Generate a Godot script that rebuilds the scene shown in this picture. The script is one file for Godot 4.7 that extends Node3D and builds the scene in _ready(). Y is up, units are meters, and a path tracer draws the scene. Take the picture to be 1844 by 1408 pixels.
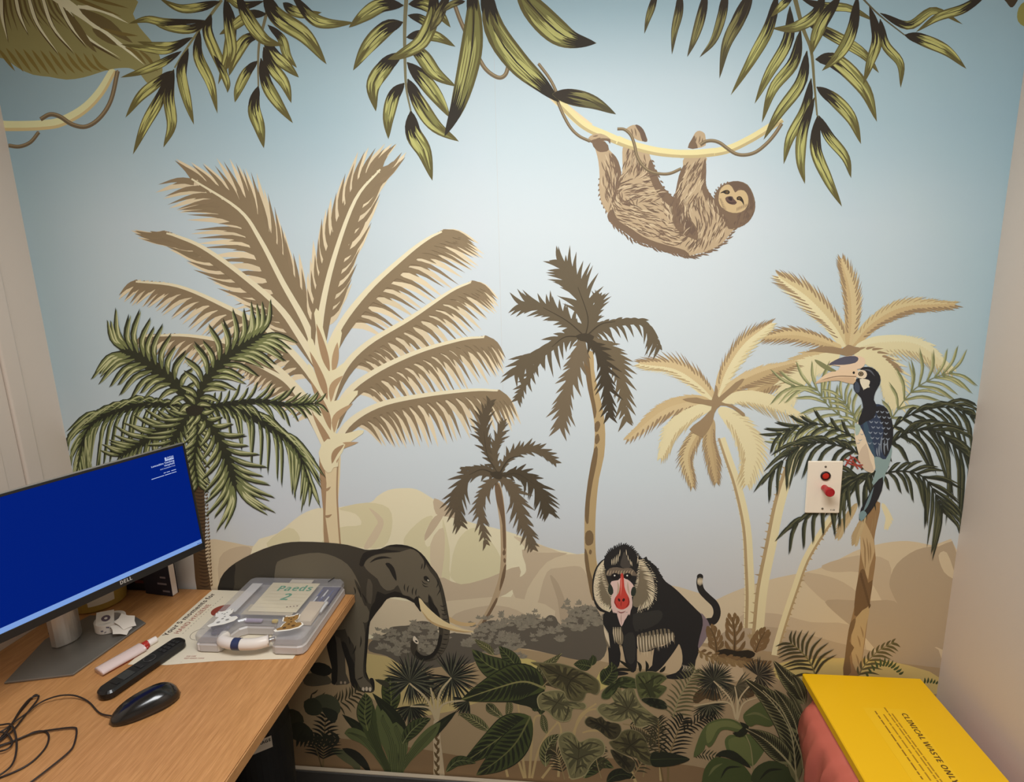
extends Node3D
# A consulting-room corner: jungle wallpaper on the far wall, a beech desk with a monitor on the
# left, a yellow clinical waste bin on the right. y is up, metres, the mural wall is z = 0.
const FOC := 998.0
const CAM_D := 1.48
const CAM_H := 1.662
const M0 := Vector3(0.99387186, 0.03037597, 0.10628281)
const M1 := Vector3(-0.00844444, 0.97955596, -0.20099456)
const M2 := Vector3(-0.11021536, 0.19886534, 0.97380961)
const WALL_L := -1.547
const WALL_R := 1.012
const ROOM_H := 2.5
const ROOM_B := 2.9
const DESK := 0.73

func _ready() -> void:
	# camera
	var cam := Camera3D.new()
	cam.name = "camera"
	cam.fov = rad_to_deg(2.0 * atan(704.0 / FOC))
	cam.near = 0.02
	cam.transform = Transform3D(Basis(Vector3(M0.x, -M0.y, -M0.z), -Vector3(M1.x, -M1.y, -M1.z), -Vector3(M2.x, -M2.y, -M2.z)), Vector3(0, CAM_H, CAM_D))
	add_child(cam)
	cam.current = true
	# environment: a closed room, lit by its ceiling panel only
	var env := Environment.new()
	env.background_mode = Environment.BG_COLOR
	env.background_color = Color(0, 0, 0)
	env.tonemap_mode = Environment.TONE_MAPPER_LINEAR
	env.tonemap_exposure = 1.0
	env.sdfgi_enabled = true
	env.ssao_enabled = true
	env.ssil_enabled = true
	var we := WorldEnvironment.new()
	we.name = "environment"
	we.environment = env
	add_child(we)
	ceiling_panel(Vector3(-0.08, ROOM_H, 1.05), 3.2)
	build_room()
	build_mural()
	build_objects()

func ceiling_panel(p: Vector3, energy: float) -> void:
	var t := thing("ceiling_light", "rectangular white ceiling light panel", "light", p)
	bx(t, "frame", Vector3(1.22, 0.012, 0.64), Vector3(0, -0.006, 0), mat(rgb(235, 235, 232), 0.5), 0.002)
	var m := mat(rgb(250, 248, 242), 0.4)
	m.emission_enabled = true
	m.emission = Color(0.99, 0.995, 1.0)
	m.emission_energy_multiplier = 1.0
	bx(t, "diffuser", Vector3(1.16, 0.006, 0.58), Vector3(0, -0.015, 0), m, 0.001)
	var l := AreaLight3D.new()
	l.name = "panel_light"
	l.area_size = Vector2(1.16, 0.58)
	l.light_color = Color(0.985, 0.995, 1.0)
	l.light_energy = energy
	l.area_range = 8.0
	l.shadow_enabled = true
	l.position = Vector3(0, -0.022, 0)
	l.rotation_degrees = Vector3(-90, 0, 0)
	t.add_child(l)
# ---------------------------------------------------------------- wall print toolkit
# The mural is a flat printed wallpaper. Its figures are traced in photograph pixels and laid
# on the wall plane z = 0 (pixel -> ray -> wall). Every inked shape is a real, flat polygon of
# one print colour; overlapping inks are stacked a few hundredths of a millimetre apart.
var OX := 0.0
var OY := 0.0
var SC := 1.0
var ink_v := PackedVector3Array()
var ink_c := PackedColorArray()
var ink_gain := 1.0
var lev := PackedInt32Array()
const LW := 640
const LH := 520
const CELL := 3.0
const STEP := 0.000005
var ink_mat: StandardMaterial3D
var mural: Node3D
var rng := RandomNumberGenerator.new()

func wall_at(p: Vector2) -> Vector2:
	var a := (p.x - 922.0) / FOC
	var b := (p.y - 704.0) / FOC
	var v := Vector3(M0.x * a + M1.x * b + M2.x, M0.y * a + M1.y * b + M2.y, M0.z * a + M1.z * b + M2.z)
	var t := CAM_D / v.z
	return Vector2(clampf(v.x * t, WALL_L, WALL_R), clampf(CAM_H - v.y * t, 0.02, ROOM_H))

func on_plane(px: float, py: float, h: float) -> Vector3:
	var a := (px - 922.0) / FOC
	var b := (py - 704.0) / FOC
	var v := Vector3(M0.x * a + M1.x * b + M2.x, M0.y * a + M1.y * b + M2.y, M0.z * a + M1.z * b + M2.z)
	var t := (CAM_H - h) / v.y
	return Vector3(v.x * t, h, CAM_D - v.z * t)

func rgb(r: float, g: float, b: float) -> Color:
	return Color(r / 255.0, g / 255.0, b / 255.0)

func at(ox: float, oy: float, s: float) -> void:
	OX = ox
	OY = oy
	SC = s

func ink(gain := 1.0, sd := 1) -> void:
	ink_v = PackedVector3Array()
	ink_c = PackedColorArray()
	ink_gain = gain
	rng.seed = sd

func press(called: String, label := "") -> void:
	if ink_v.is_empty():
		return
	var arr := []
	arr.resize(Mesh.ARRAY_MAX)
	arr[Mesh.ARRAY_VERTEX] = ink_v
	var nn := PackedVector3Array()
	nn.resize(ink_v.size())
	nn.fill(Vector3(0, 0, 1))
	arr[Mesh.ARRAY_NORMAL] = nn
	arr[Mesh.ARRAY_COLOR] = ink_c
	var me := ArrayMesh.new()
	me.add_surface_from_arrays(Mesh.PRIMITIVE_TRIANGLES, arr)
	var o := MeshInstance3D.new()
	o.mesh = me
	o.material_override = ink_mat
	o.name = called
	if label != "":
		o.set_meta("label", label)
	mural.add_child(o, true)

func px(a: Array) -> PackedVector2Array:
	var r := PackedVector2Array()
	for i in range(0, a.size() - 1, 2):
		r.append(Vector2(OX + a[i] * SC, OY + a[i + 1] * SC))
	return r

func cr(p0: Vector2, p1: Vector2, p2: Vector2, p3: Vector2, t: float) -> Vector2:
	return 0.5 * ((2.0 * p1) + (p2 - p0) * t + (2.0 * p0 - 5.0 * p1 + 4.0 * p2 - p3) * t * t + (3.0 * p1 - p0 - 3.0 * p2 + p3) * t * t * t)

func smooth_open(p: PackedVector2Array, n: int) -> PackedVector2Array:
	var r := PackedVector2Array()
	var m := p.size()
	for i in n + 1:
		var u := float(i) / n * (m - 1)
		var k := mini(int(u), m - 2)
		var a := p[k - 1] if k > 0 else p[0] * 2.0 - p[1]
		var d := p[k + 2] if k + 2 < m else p[m - 1] * 2.0 - p[m - 2]
		r.append(cr(a, p[k], p[k + 1], d, u - k))
	return r

func smooth_closed(p: PackedVector2Array, sub: int) -> PackedVector2Array:
	var r := PackedVector2Array()
	var m := p.size()
	for k in m:
		for j in sub:
			r.append(cr(p[(k + m - 1) % m], p[k], p[(k + 1) % m], p[(k + 2) % m], float(j) / sub))
	return r

func put(tris: PackedVector2Array, cols: PackedColorArray) -> void:
	# a stack level above whatever ink already lies there
	var top := 0
	var n := tris.size()
	var cells := PackedInt32Array()
	for i in range(0, n, 3):
		var a := tris[i]
		var b := tris[i + 1]
		var c := tris[i + 2]
		var x0 := clampi(int((minf(a.x, minf(b.x, c.x)) + 30.0) / CELL), 0, LW - 1)
		var x1 := clampi(int((maxf(a.x, maxf(b.x, c.x)) + 30.0) / CELL), 0, LW - 1)
		var y0 := clampi(int((minf(a.y, minf(b.y, c.y)) + 60.0) / CELL), 0, LH - 1)
		var y1 := clampi(int((maxf(a.y, maxf(b.y, c.y)) + 60.0) / CELL), 0, LH - 1)
		for y in range(y0, y1 + 1):
			for x in range(x0, x1 + 1):
				var q := y * LW + x
				cells.append(q)
				if lev[q] > top:
					top = lev[q]
	top += 1
	for q in cells:
		lev[q] = top
	var z := top * STEP
	for i in range(0, n, 3):
		var a := wall_at(tris[i])
		var b := wall_at(tris[i + 1])
		var c := wall_at(tris[i + 2])
		var ar := (b - a).cross(c - a)
		if absf(ar) < 1e-10:
			continue
		ink_v.append(Vector3(a.x, a.y, z))
		ink_c.append(cols[i])
		if ar < 0.0:
			ink_v.append(Vector3(b.x, b.y, z))
			ink_v.append(Vector3(c.x, c.y, z))
			ink_c.append(cols[i + 1])
			ink_c.append(cols[i + 2])
		else:
			ink_v.append(Vector3(c.x, c.y, z))
			ink_v.append(Vector3(b.x, b.y, z))
			ink_c.append(cols[i + 2])
			ink_c.append(cols[i + 1])

func dye(c: Color) -> Color:
	var l := c.srgb_to_linear()
	return Color(pow(minf(l.r * ink_gain, 0.9), 1.0 / 2.2), pow(minf(l.g * ink_gain, 0.9), 1.0 / 2.2), pow(minf(l.b * ink_gain, 0.9), 1.0 / 2.2))

func fillp(p: PackedVector2Array, col: Color) -> void:
	var ix := Geometry2D.triangulate_polygon(p)
	if ix.is_empty():
		var parts := Geometry2D.merge_polygons(p, PackedVector2Array())
		if parts.is_empty():
			print("unfilled at ", p[0])
			return
		for q in parts:
			var jx := Geometry2D.triangulate_polygon(q)
			if jx.is_empty() or Geometry2D.is_polygon_clockwise(q):
				continue
			var t2 := PackedVector2Array()
			for j in jx:
				t2.append(q[j])
			flat(t2, col)
		return
	var t := PackedVector2Array()
	for i in ix:
		t.append(p[i])
	flat(t, col)

func flat(t: PackedVector2Array, col: Color) -> void:
	var c := PackedColorArray()
	c.resize(t.size())
	c.fill(dye(col))
	put(t, c)

func fill(a: Array, col: Color, sub := 3) -> void:
	fillp(smooth_closed(px(a), sub), col)

func poly(a: Array, col: Color) -> void:
	fillp(px(a), col)

func oval(x: float, y: float, rx: float, ry: float, turn: float, col: Color) -> void:
	var p := PackedVector2Array()
	for i in 20:
		var v := Vector2(cos(TAU * i / 20.0) * rx, sin(TAU * i / 20.0) * ry).rotated(deg_to_rad(turn))
		p.append(Vector2(OX + (x + v.x) * SC, OY + (y + v.y) * SC))
	fillp(p, col)

# a blade along a spine given in pixels; half width from a lens profile (fattest where t^k = 1/2)
func bladep(sp: PackedVector2Array, w: float, col: Color, k := 1.0, base := 0.0, n := 6) -> void:
	var s := smooth_open(sp, n)
	ribbon(s, w, w, col, k, base)

func ribbon(s: PackedVector2Array, w0: float, w1: float, col: Color, k := -1.0, base := 0.0) -> void:
	var n := s.size() - 1
	var t := PackedVector2Array()
	var pl := Vector2.ZERO
	var pr := Vector2.ZERO
	for i in n + 1:
		var u := float(i) / n
		var tan := (s[mini(i + 1, n)] - s[maxi(i - 1, 0)]).normalized()
		var nor := Vector2(-tan.y, tan.x)
		var hw := 0.0
		if k < 0.0:
			hw = lerpf(w0, w1, u) * 0.5
		else:
			hw = w0 * 0.5 * maxf(pow(maxf(sin(PI * pow(u, k)), 0.0), 0.85), base * (1.0 - u))
		var l := s[i] + nor * hw
		var r := s[i] - nor * hw
		if i > 0:
			t.append_array([pl, pr, l, pr, r, l])
		pl = l
		pr = r
	flat(t, col)

func line(a: Array, w0: float, w1: float, col: Color, n := 0) -> void:
	var p := px(a)
	ribbon(smooth_open(p, n if n > 0 else maxi(6, (p.size() - 1) * 5)), w0 * SC, w1 * SC, col)

func blade(a: Array, w: float, col: Color, k := 1.0, base := 0.0) -> void:
	bladep(px(a), w * SC, col, k, base, 10)

func tone(c: Color, j: float) -> Color:
	var f := 1.0 + rng.randf_range(-j, j)
	return Color(c.r * f, c.g * f, c.b * f)

# leaflets along a spine: side +1 is the right hand when walking from base to tip
func comb(a: Array, side: float, n: int, lens: Array, ang: Array, w: float, col: Color, o := {}) -> void:
	var s := smooth_open(px(a), 40)
	var t0: float = o.get("t0", 0.0)
	var t1: float = o.get("t1", 1.0)
	var ph: float = o.get("ph", 0.5)
	var curl: float = deg_to_rad(o.get("curl", 0.0))
	var drop: float = o.get("g", 0.0)
	var jit: float = o.get("jit", 0.06)
	var k: float = o.get("k", 0.7)
	var base: float = o.get("base", 0.5)
	var tj: float = o.get("tone", 0.05)
	var lift: float = o.get("lift", 0.0)
	for i in n:
		var t := clampf(t0 + (t1 - t0) * (i + ph) / n, 0.0, 1.0)
		var u := t * 40.0
		var q := mini(int(u), 39)
		var p := s[q].lerp(s[q + 1], u - q)
		var tan := (s[mini(q + 2, 40)] - s[maxi(q - 1, 0)]).normalized()
		var l0: float = lens[0]
		var l1: float = lens[1]
		var l2: float = lens[2]
		var ln := (l0 * (1.0 - t) * (1.0 - 2.0 * t) + 4.0 * l1 * t * (1.0 - t) + l2 * t * (2.0 * t - 1.0)) * SC
		ln *= 1.0 + rng.randf_range(-jit, jit)
		var an := deg_to_rad(lerpf(ang[0], ang[1], t) + rng.randf_range(-jit, jit) * 40.0)
		var d := tan.rotated(side * an)
		var b := p + d * lift * ln
		var m := p + d * ln * 0.5
		var e := p + d.rotated(side * curl) * ln + Vector2(0, drop * ln)
		bladep(PackedVector2Array([b, m, e]), w * SC, tone(col, tj), k, base, 6)

# radiating blades of a fan palm leaf
func fan(x: float, y: float, r: float, a0: float, a1: float, n: int, w: float, col: Color, col2: Color) -> void:
	var c := Vector2(OX + x * SC, OY + y * SC)
	for i in n:
		var a := deg_to_rad(lerpf(a0, a1, (i + 0.5) / n) + rng.randf_range(-3, 3))
		var d := Vector2(cos(a), sin(a))
		var l := r * SC * rng.randf_range(0.82, 1.0)
		bladep(PackedVector2Array([c, c + d * l * 0.5, c + d * l + Vector2(0, l * 0.04)]), w * SC, tone(col if i % 3 else col2, 0.08), 0.9, 0.2, 6)

# a leaf as a stack of inks: body, pale streaks, dark streaks from the base, midrib
func streak(s: PackedVector2Array, w: float, k: float, u: float, t0: float, t1: float, sw: float, col: Color) -> void:
	var r := PackedVector2Array()
	var n := s.size() - 1
	for i in 7:
		var t := lerpf(t0, t1, i / 6.0)
		var q := clampi(int(t * n), 0, n - 1)
		var p := s[q].lerp(s[q + 1], t * n - q)
		var tan := (s[mini(q + 1, n)] - s[maxi(q - 1, 0)]).normalized()
		var hw := w * 0.5 * pow(maxf(sin(PI * pow(t, k)), 0.0), 0.85)
		r.append(p + Vector2(-tan.y, tan.x) * hw * u)
	ribbon(r, sw, sw, col, 1.0, 0.0)

func sleaf(a: Array, w: float, pal: Array, k := 0.9, dark := 0.45) -> void:
	var s := smooth_open(px(a), 16)
	var ww := w * SC
	var edge: Color = pal[0]
	var mid: Color = pal[1]
	var pale: Color = pal[2]
	var deep: Color = pal[3]
	ribbon(s, ww, ww, tone(edge, 0.06), k, 0.08)
	for u in [-0.42, 0.42]:
		streak(s, ww, k, u, 0.08, rng.randf_range(0.82, 0.94), ww * 0.36, tone(mid, 0.05))
	for i in 8:
		var u := rng.randf_range(-0.72, 0.72)
		var t := rng.randf_range(0.22, 0.5)
		streak(s, ww, k, u, t, minf(t + rng.randf_range(0.22, 0.42), 0.92), ww * rng.randf_range(0.12, 0.2), tone(pale, 0.05))
	for i in 6:
		var u := (i - 2.5) / 3.0 + rng.randf_range(-0.1, 0.1)
		streak(s, ww, k, u, 0.0, dark * rng.randf_range(0.55, 1.1), ww * rng.randf_range(0.14, 0.22), deep)
	for i in 3:
		streak(s, ww, k, rng.randf_range(-0.6, 0.6), rng.randf_range(0.6, 0.75), 0.97, ww * 0.12, edge)
	streak(s, ww, k, rng.randf_range(-0.15, 0.15), 0.02, 0.75, ww * 0.07, deep)

# a broad leaf: body, darker half, side veins and midrib
func bleaf(a: Array, w: float, body: Color, deep: Color, vein: Color, nv: int, k := 0.85, dashes := true) -> void:
	var s := smooth_open(px(a), 18)
	var ww := w * SC
	ribbon(s, ww, ww, tone(deep, 0.05), k, 0.0)
	ribbon(s, ww * 0.93, ww * 0.93, tone(body, 0.04), k, 0.0)
	for sd in [-1.0, 1.0]:
		for i in nv:
			var t := lerpf(0.06, 0.86, (i + 0.5) / nv)
			var r := PackedVector2Array()
			for j in 4:
				var tt := minf(t + 0.05 * j, 1.0) * 18.0
				var q := clampi(int(tt), 0, 17)
				var p := s[q].lerp(s[q + 1], tt - q)
				var tan := (s[mini(q + 1, 18)] - s[maxi(q - 1, 0)]).normalized()
				var hw := ww * 0.5 * pow(maxf(sin(PI * pow(tt / 18.0, k)), 0.0), 0.85)
				r.append(p + Vector2(-tan.y, tan.x) * hw * sd * j / 3.2)
			ribbon(r, ww * (0.1 if dashes else 0.05), ww * 0.04, deep if dashes else vein, 0.8, 0.5)
	ribbon(s, ww * 0.06, ww * 0.02, vein)

# short fur strokes inside a polygon; anchors are x, y, degrees triples giving the lie of the fur
func fur(region: Array, anchors: Array, n: int, ln: float, w: float, col: Color, bend := 0.25) -> void:
	var p := px(region)
	var lo := p[0]
	var hi := p[0]
	for q in p:
		lo = lo.min(q)
		hi = hi.max(q)
	var done := 0
	var tries := 0
	while done < n and tries < n * 12:
		tries += 1
		var c := Vector2(rng.randf_range(lo.x, hi.x), rng.randf_range(lo.y, hi.y))
		if not Geometry2D.is_point_in_polygon(c, p):
			continue
		done += 1
		var d := Vector2.ZERO
		for i in range(0, anchors.size(), 3):
			var q := Vector2(OX + anchors[i] * SC, OY + anchors[i + 1] * SC)
			d += Vector2.from_angle(deg_to_rad(anchors[i + 2])) / (pow(q.distance_squared_to(c), 2.0) + 1.0)
		d = d.normalized().rotated(rng.randf_range(-0.07, 0.07))
		var l := ln * SC * rng.randf_range(0.6, 1.2)
		var nn := Vector2(-d.y, d.x) * l * rng.randf_range(-bend, bend)
		bladep(PackedVector2Array([c - d * l * 0.5, c + nn, c + d * l * 0.5]), w * SC, tone(col, 0.04), 0.8, 0.0, 5)

# hair along a line, growing at an angle to it
func fringe(a: Array, n: int, ln: Array, ang: Array, w: float, col: Color, curl := 0.0) -> void:
	comb(a, 1.0, n, [ln[0], (ln[0] + ln[1]) * 0.5, ln[1]], ang, w, col, {"curl": curl, "jit": 0.16, "base": 0.9, "k": 0.5})

# one flank of a frond as a solid: spine on one side, a lens bulge on the other
func flank(a: Array, side: float, w: float, col: Color, k := 0.8) -> void:
	var s := smooth_open(px(a), 20)
	var t := PackedVector2Array()
	var po := Vector2.ZERO
	for i in 21:
		var u := i / 20.0
		var tan := (s[mini(i + 1, 20)] - s[maxi(i - 1, 0)]).normalized()
		var o := s[i] + Vector2(-tan.y, tan.x) * side * w * SC * pow(maxf(sin(PI * pow(u, k)), 0.0), 0.7)
		if i > 0:
			t.append_array([s[i - 1], po, o, s[i - 1], o, s[i]])
		po = o
	flat(t, col)
# ---------------------------------------------------------------- mural: sky, hills, far trees
func print_sky() -> void:
	# printed sky of the wallpaper: blue along the top and the sides, paling to white low in the middle
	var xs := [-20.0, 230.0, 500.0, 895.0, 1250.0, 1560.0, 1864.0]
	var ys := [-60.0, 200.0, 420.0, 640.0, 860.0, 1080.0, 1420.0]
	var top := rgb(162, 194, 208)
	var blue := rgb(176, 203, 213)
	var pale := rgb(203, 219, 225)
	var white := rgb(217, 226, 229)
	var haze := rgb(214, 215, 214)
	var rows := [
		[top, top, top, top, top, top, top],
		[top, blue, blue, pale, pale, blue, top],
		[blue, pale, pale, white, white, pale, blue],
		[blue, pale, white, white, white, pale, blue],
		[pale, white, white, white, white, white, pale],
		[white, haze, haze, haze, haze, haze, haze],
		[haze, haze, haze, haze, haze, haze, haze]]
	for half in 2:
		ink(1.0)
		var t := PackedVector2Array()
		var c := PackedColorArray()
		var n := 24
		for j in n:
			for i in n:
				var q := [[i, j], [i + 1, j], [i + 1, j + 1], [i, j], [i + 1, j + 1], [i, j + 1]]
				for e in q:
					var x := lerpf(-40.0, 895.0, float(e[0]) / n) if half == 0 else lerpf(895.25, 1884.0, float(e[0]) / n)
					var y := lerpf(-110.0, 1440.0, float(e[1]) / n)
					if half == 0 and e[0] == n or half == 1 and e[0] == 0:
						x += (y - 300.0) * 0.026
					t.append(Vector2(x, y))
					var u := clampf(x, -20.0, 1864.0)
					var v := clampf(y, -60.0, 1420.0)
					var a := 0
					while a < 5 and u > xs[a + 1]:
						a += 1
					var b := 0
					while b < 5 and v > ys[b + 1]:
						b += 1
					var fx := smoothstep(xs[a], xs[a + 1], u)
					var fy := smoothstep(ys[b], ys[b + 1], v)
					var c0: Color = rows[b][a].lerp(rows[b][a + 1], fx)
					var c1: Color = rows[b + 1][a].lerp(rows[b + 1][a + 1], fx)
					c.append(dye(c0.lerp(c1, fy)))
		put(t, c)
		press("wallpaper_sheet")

func print_hills() -> void:
	var cream := rgb(232, 216, 182)
	var sage := rgb(212, 203, 164)
	var tan := rgb(207, 191, 159)
	var dun := rgb(192, 174, 145)
	var earth := rgb(178, 159, 132)
	ink(1.2, 3)
	at(0, 0, 1)
	# left ridge
	fill([360,1000, 376,972, 410,975, 445,982, 470,985, 520,1000, 560,1100, 560,1240, 360,1240], tan)
	fill([395,1005, 425,985, 455,990, 450,1040, 400,1060], dun)
	# big centre hill
	fill([455,985, 500,960, 540,928, 572,915, 600,915, 640,908, 668,904, 680,893, 700,882, 725,879, 750,881, 778,897, 812,920, 840,938, 880,948, 930,962, 985,985, 1040,998, 1075,1010, 1080,1200, 860,1230, 600,1230, 455,1100], cream)
	fill([480,978, 520,950, 540,968, 530,990, 500,992], sage)
	fill([610,916, 660,905, 700,915, 706,950, 690,985, 640,985, 600,990, 580,975, 610,950, 650,945, 640,925], sage)
	fill([664,914, 690,935, 685,960, 668,985, 655,985, 675,950, 680,938], tan)
	fill([782,897, 812,915, 830,934, 805,930, 785,925], dun)
	fill([783,930, 800,925, 778,960, 762,975, 770,950], dun)
	fill([728,990, 730,965, 760,935, 780,930, 765,960, 770,985, 795,960, 798,935, 810,990, 812,1040, 850,1060, 880,1050, 910,1035, 900,1000, 880,970, 855,950, 830,965, 815,1000, 800,1075, 735,1080], sage)
	fill([775,980, 798,950, 800,1000, 790,1060, 780,1050], tan)
	fill([790,1040, 830,1052, 880,1040, 935,1020, 925,1060, 870,1085, 800,1095], dun)
	fill([925,965, 985,985, 1020,998, 1075,1010, 1080,1140, 990,1140, 935,1110, 890,1110, 920,1075, 950,1020, 945,985], tan)
	fill([940,990, 970,995, 1022,996, 985,1012, 950,1060, 940,1095, 920,1050, 948,1030], dun)
	fill([985,1030, 1010,1022, 1045,1020, 1060,1040, 1085,1060, 1085,1140, 960,1140, 970,1080], dun)
	fill([990,1036, 1005,1050, 1020,1090, 1030,1140, 1012,1130, 1004,1080], earth)
	fill([670,1075, 760,1085, 850,1078, 920,1075, 1000,1100, 960,1160, 860,1150, 680,1150, 660,1110], tan)
	fill([820,1105, 880,1090, 930,1098, 960,1125, 880,1140, 820,1125], dun)
	# sand behind the mandrill
	fill([1190,1080, 1200,1055, 1240,1062, 1290,1085, 1295,1140, 1230,1150], tan)
	# right hills
	fill([1270,1100, 1290,1080, 1340,1058, 1400,1040, 1470,1025, 1520,1002, 1545,990, 1590,978, 1635,974, 1680,982, 1725,990, 1740,1230, 1270,1230], tan)
	fill([1480,1018, 1545,1000, 1600,1010, 1605,1060, 1622,1100, 1600,1100, 1570,1050, 1545,1030, 1500,1030], dun)
	fill([1440,1032, 1500,1040, 1545,1068, 1550,1100, 1500,1090, 1470,1070], dun)
	fill([1602,1045, 1615,1015, 1650,990, 1690,984, 1725,995, 1740,1230, 1700,1170, 1660,1165, 1630,1140, 1622,1100, 1605,1065], earth)
	fill([1690,1000, 1705,995, 1720,1040, 1700,1030], tan)
	fill([1490,1080, 1560,1082, 1610,1082, 1630,1110, 1650,1150, 1690,1170, 1700,1215, 1600,1190, 1560,1150, 1500,1100], earth)
	fill([1340,1105, 1400,1105, 1460,1120, 1530,1125, 1560,1170, 1500,1160, 1430,1140, 1340,1125], dun)
	fill([1300,1140, 1400,1130, 1500,1155, 1600,1180, 1720,1215, 1720,1260, 1300,1260], earth)
	press("hills_print", "pale cream, sage and tan hills")
	# ground of the mural
	ink(1.05, 4)
	var sand := rgb(180, 155, 118)
	fill([300,1180, 480,1165, 660,1150, 800,1160, 940,1150, 1100,1160, 1240,1155, 1400,1175, 1560,1190, 1760,1230, 1760,1440, 300,1440], sand)
	fill([640,1180, 720,1190, 760,1230, 900,1245, 760,1290, 660,1250], rgb(212, 190, 128))
	fill([850,1150, 930,1152, 1100,1165, 1230,1160, 1320,1180, 1320,1230, 1080,1190, 950,1170], rgb(208, 184, 146))
	fill([920,1188, 965,1190, 960,1225, 935,1215], rgb(214, 196, 122))
	fill([1080,1210, 1110,1195, 1100,1230, 1070,1245], rgb(214, 196, 122))
	fill([1400,1195, 1500,1185, 1600,1190, 1700,1220, 1700,1250, 1500,1245, 1410,1230], rgb(220, 196, 124))
	fill([500,1330, 700,1340, 900,1370, 1100,1365, 1300,1390, 1300,1440, 480,1440], rgb(150, 121, 85))
	press("sand_print", "sandy ground with yellow patches")

func print_bushes() -> void:
	var dark := rgb(98, 90, 78)
	var leafc := rgb(136, 128, 110)
	ink(1.2, 7)
	at(370, 860, 0.2841)
	fill([1040,1050, 1090,1010, 1150,985, 1170,950, 1230,940, 1290,935, 1350,910, 1420,915, 1460,950, 1490,1000, 1560,985, 1640,990, 1720,1010, 1760,1090, 1700,1170, 1540,1190, 1400,1210, 1250,1190, 1150,1130, 1040,1100], dark)
	at(800, 720, 0.3125)
	fill([20,1370, 60,1340, 150,1370, 210,1290, 290,1270, 350,1300, 420,1255, 520,1255, 570,1265, 605,1240, 640,1250, 660,1285, 700,1300, 720,1230, 780,1190, 850,1190, 900,1240, 940,1400, 900,1500, 780,1500, 600,1460, 430,1430, 300,1470, 180,1440, 20,1450], dark)
	at(0, 0, 1)
	# tufts of small star leaves
	var spots := [[690,1150,34],[720,1160,30],[740,1135,26],[772,1140,32],[795,1150,24],[760,1165,30],[700,1170,22],[870,1130,34],[900,1122,34],[930,1120,34],[960,1125,30],[885,1145,34],[915,1150,28],[955,1118,22],[1000,1135,14],[1035,1105,34],[1060,1100,34],[1050,1125,30],[1010,1150,14],[925,1145,14],[970,1145,14],[910,1165,30],[930,1180,26],[840,1160,18],[855,1150,20],[1025,1120,20],[1080,1120,26],[780,1175,16]]
	for s in spots:
		for i in int(s[2] * 0.5):
			var c := Vector2(s[0] + rng.randfn(0, s[2] * 0.42), s[1] + rng.randfn(0, s[2] * 0.26))
			for j in 5:
				var a := deg_to_rad(-90.0 + (j - 2) * 38.0 + rng.randf_range(-12, 12))
				var d := Vector2.from_angle(a) * rng.randf_range(5.0, 9.0)
				bladep(PackedVector2Array([c, c + d * 0.5, c + d]), 3.4, tone(leafc, 0.06), 0.8, 0.6, 3)
	press("bush_print", "grey bushes with starry leaves")

func banana(spine: Array, side: float, n: int, lens: Array, ang: Array, curl: float, rib: Array, drop := 0.0, t0 := 0.12) -> void:
	var brown := rgb(142, 123, 94)
	var cream := rgb(226, 209, 174)
	comb(spine, side, n, [lens[0] * 1.02, lens[1] * 1.04, lens[2] * 1.1], ang, 14, cream, {"t0": t0, "ph": 0.05, "lift": 0.07, "curl": curl, "g": drop, "base": 0.9, "k": 0.5, "tone": 0.03})
	comb(spine, side, n, lens, ang, 10.5, brown, {"t0": t0, "ph": 0.55, "lift": 0.07, "curl": curl, "g": drop, "base": 0.95, "k": 0.42, "tone": 0.02})
	flank(spine, side, lens[1] * 0.2, brown, 0.75)
	comb(spine, side, n, [lens[0] * 0.45, lens[1] * 0.5, lens[2] * 0.6], ang, 12, brown, {"t0": t0 + 0.02, "ph": 0.5, "lift": 0.12, "curl": curl, "g": drop * 0.5, "base": 0.95, "k": 0.4, "tone": 0.0})
	line(rib if rib.size() > 0 else spine, 14, 3, rgb(236, 225, 190))

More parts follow.
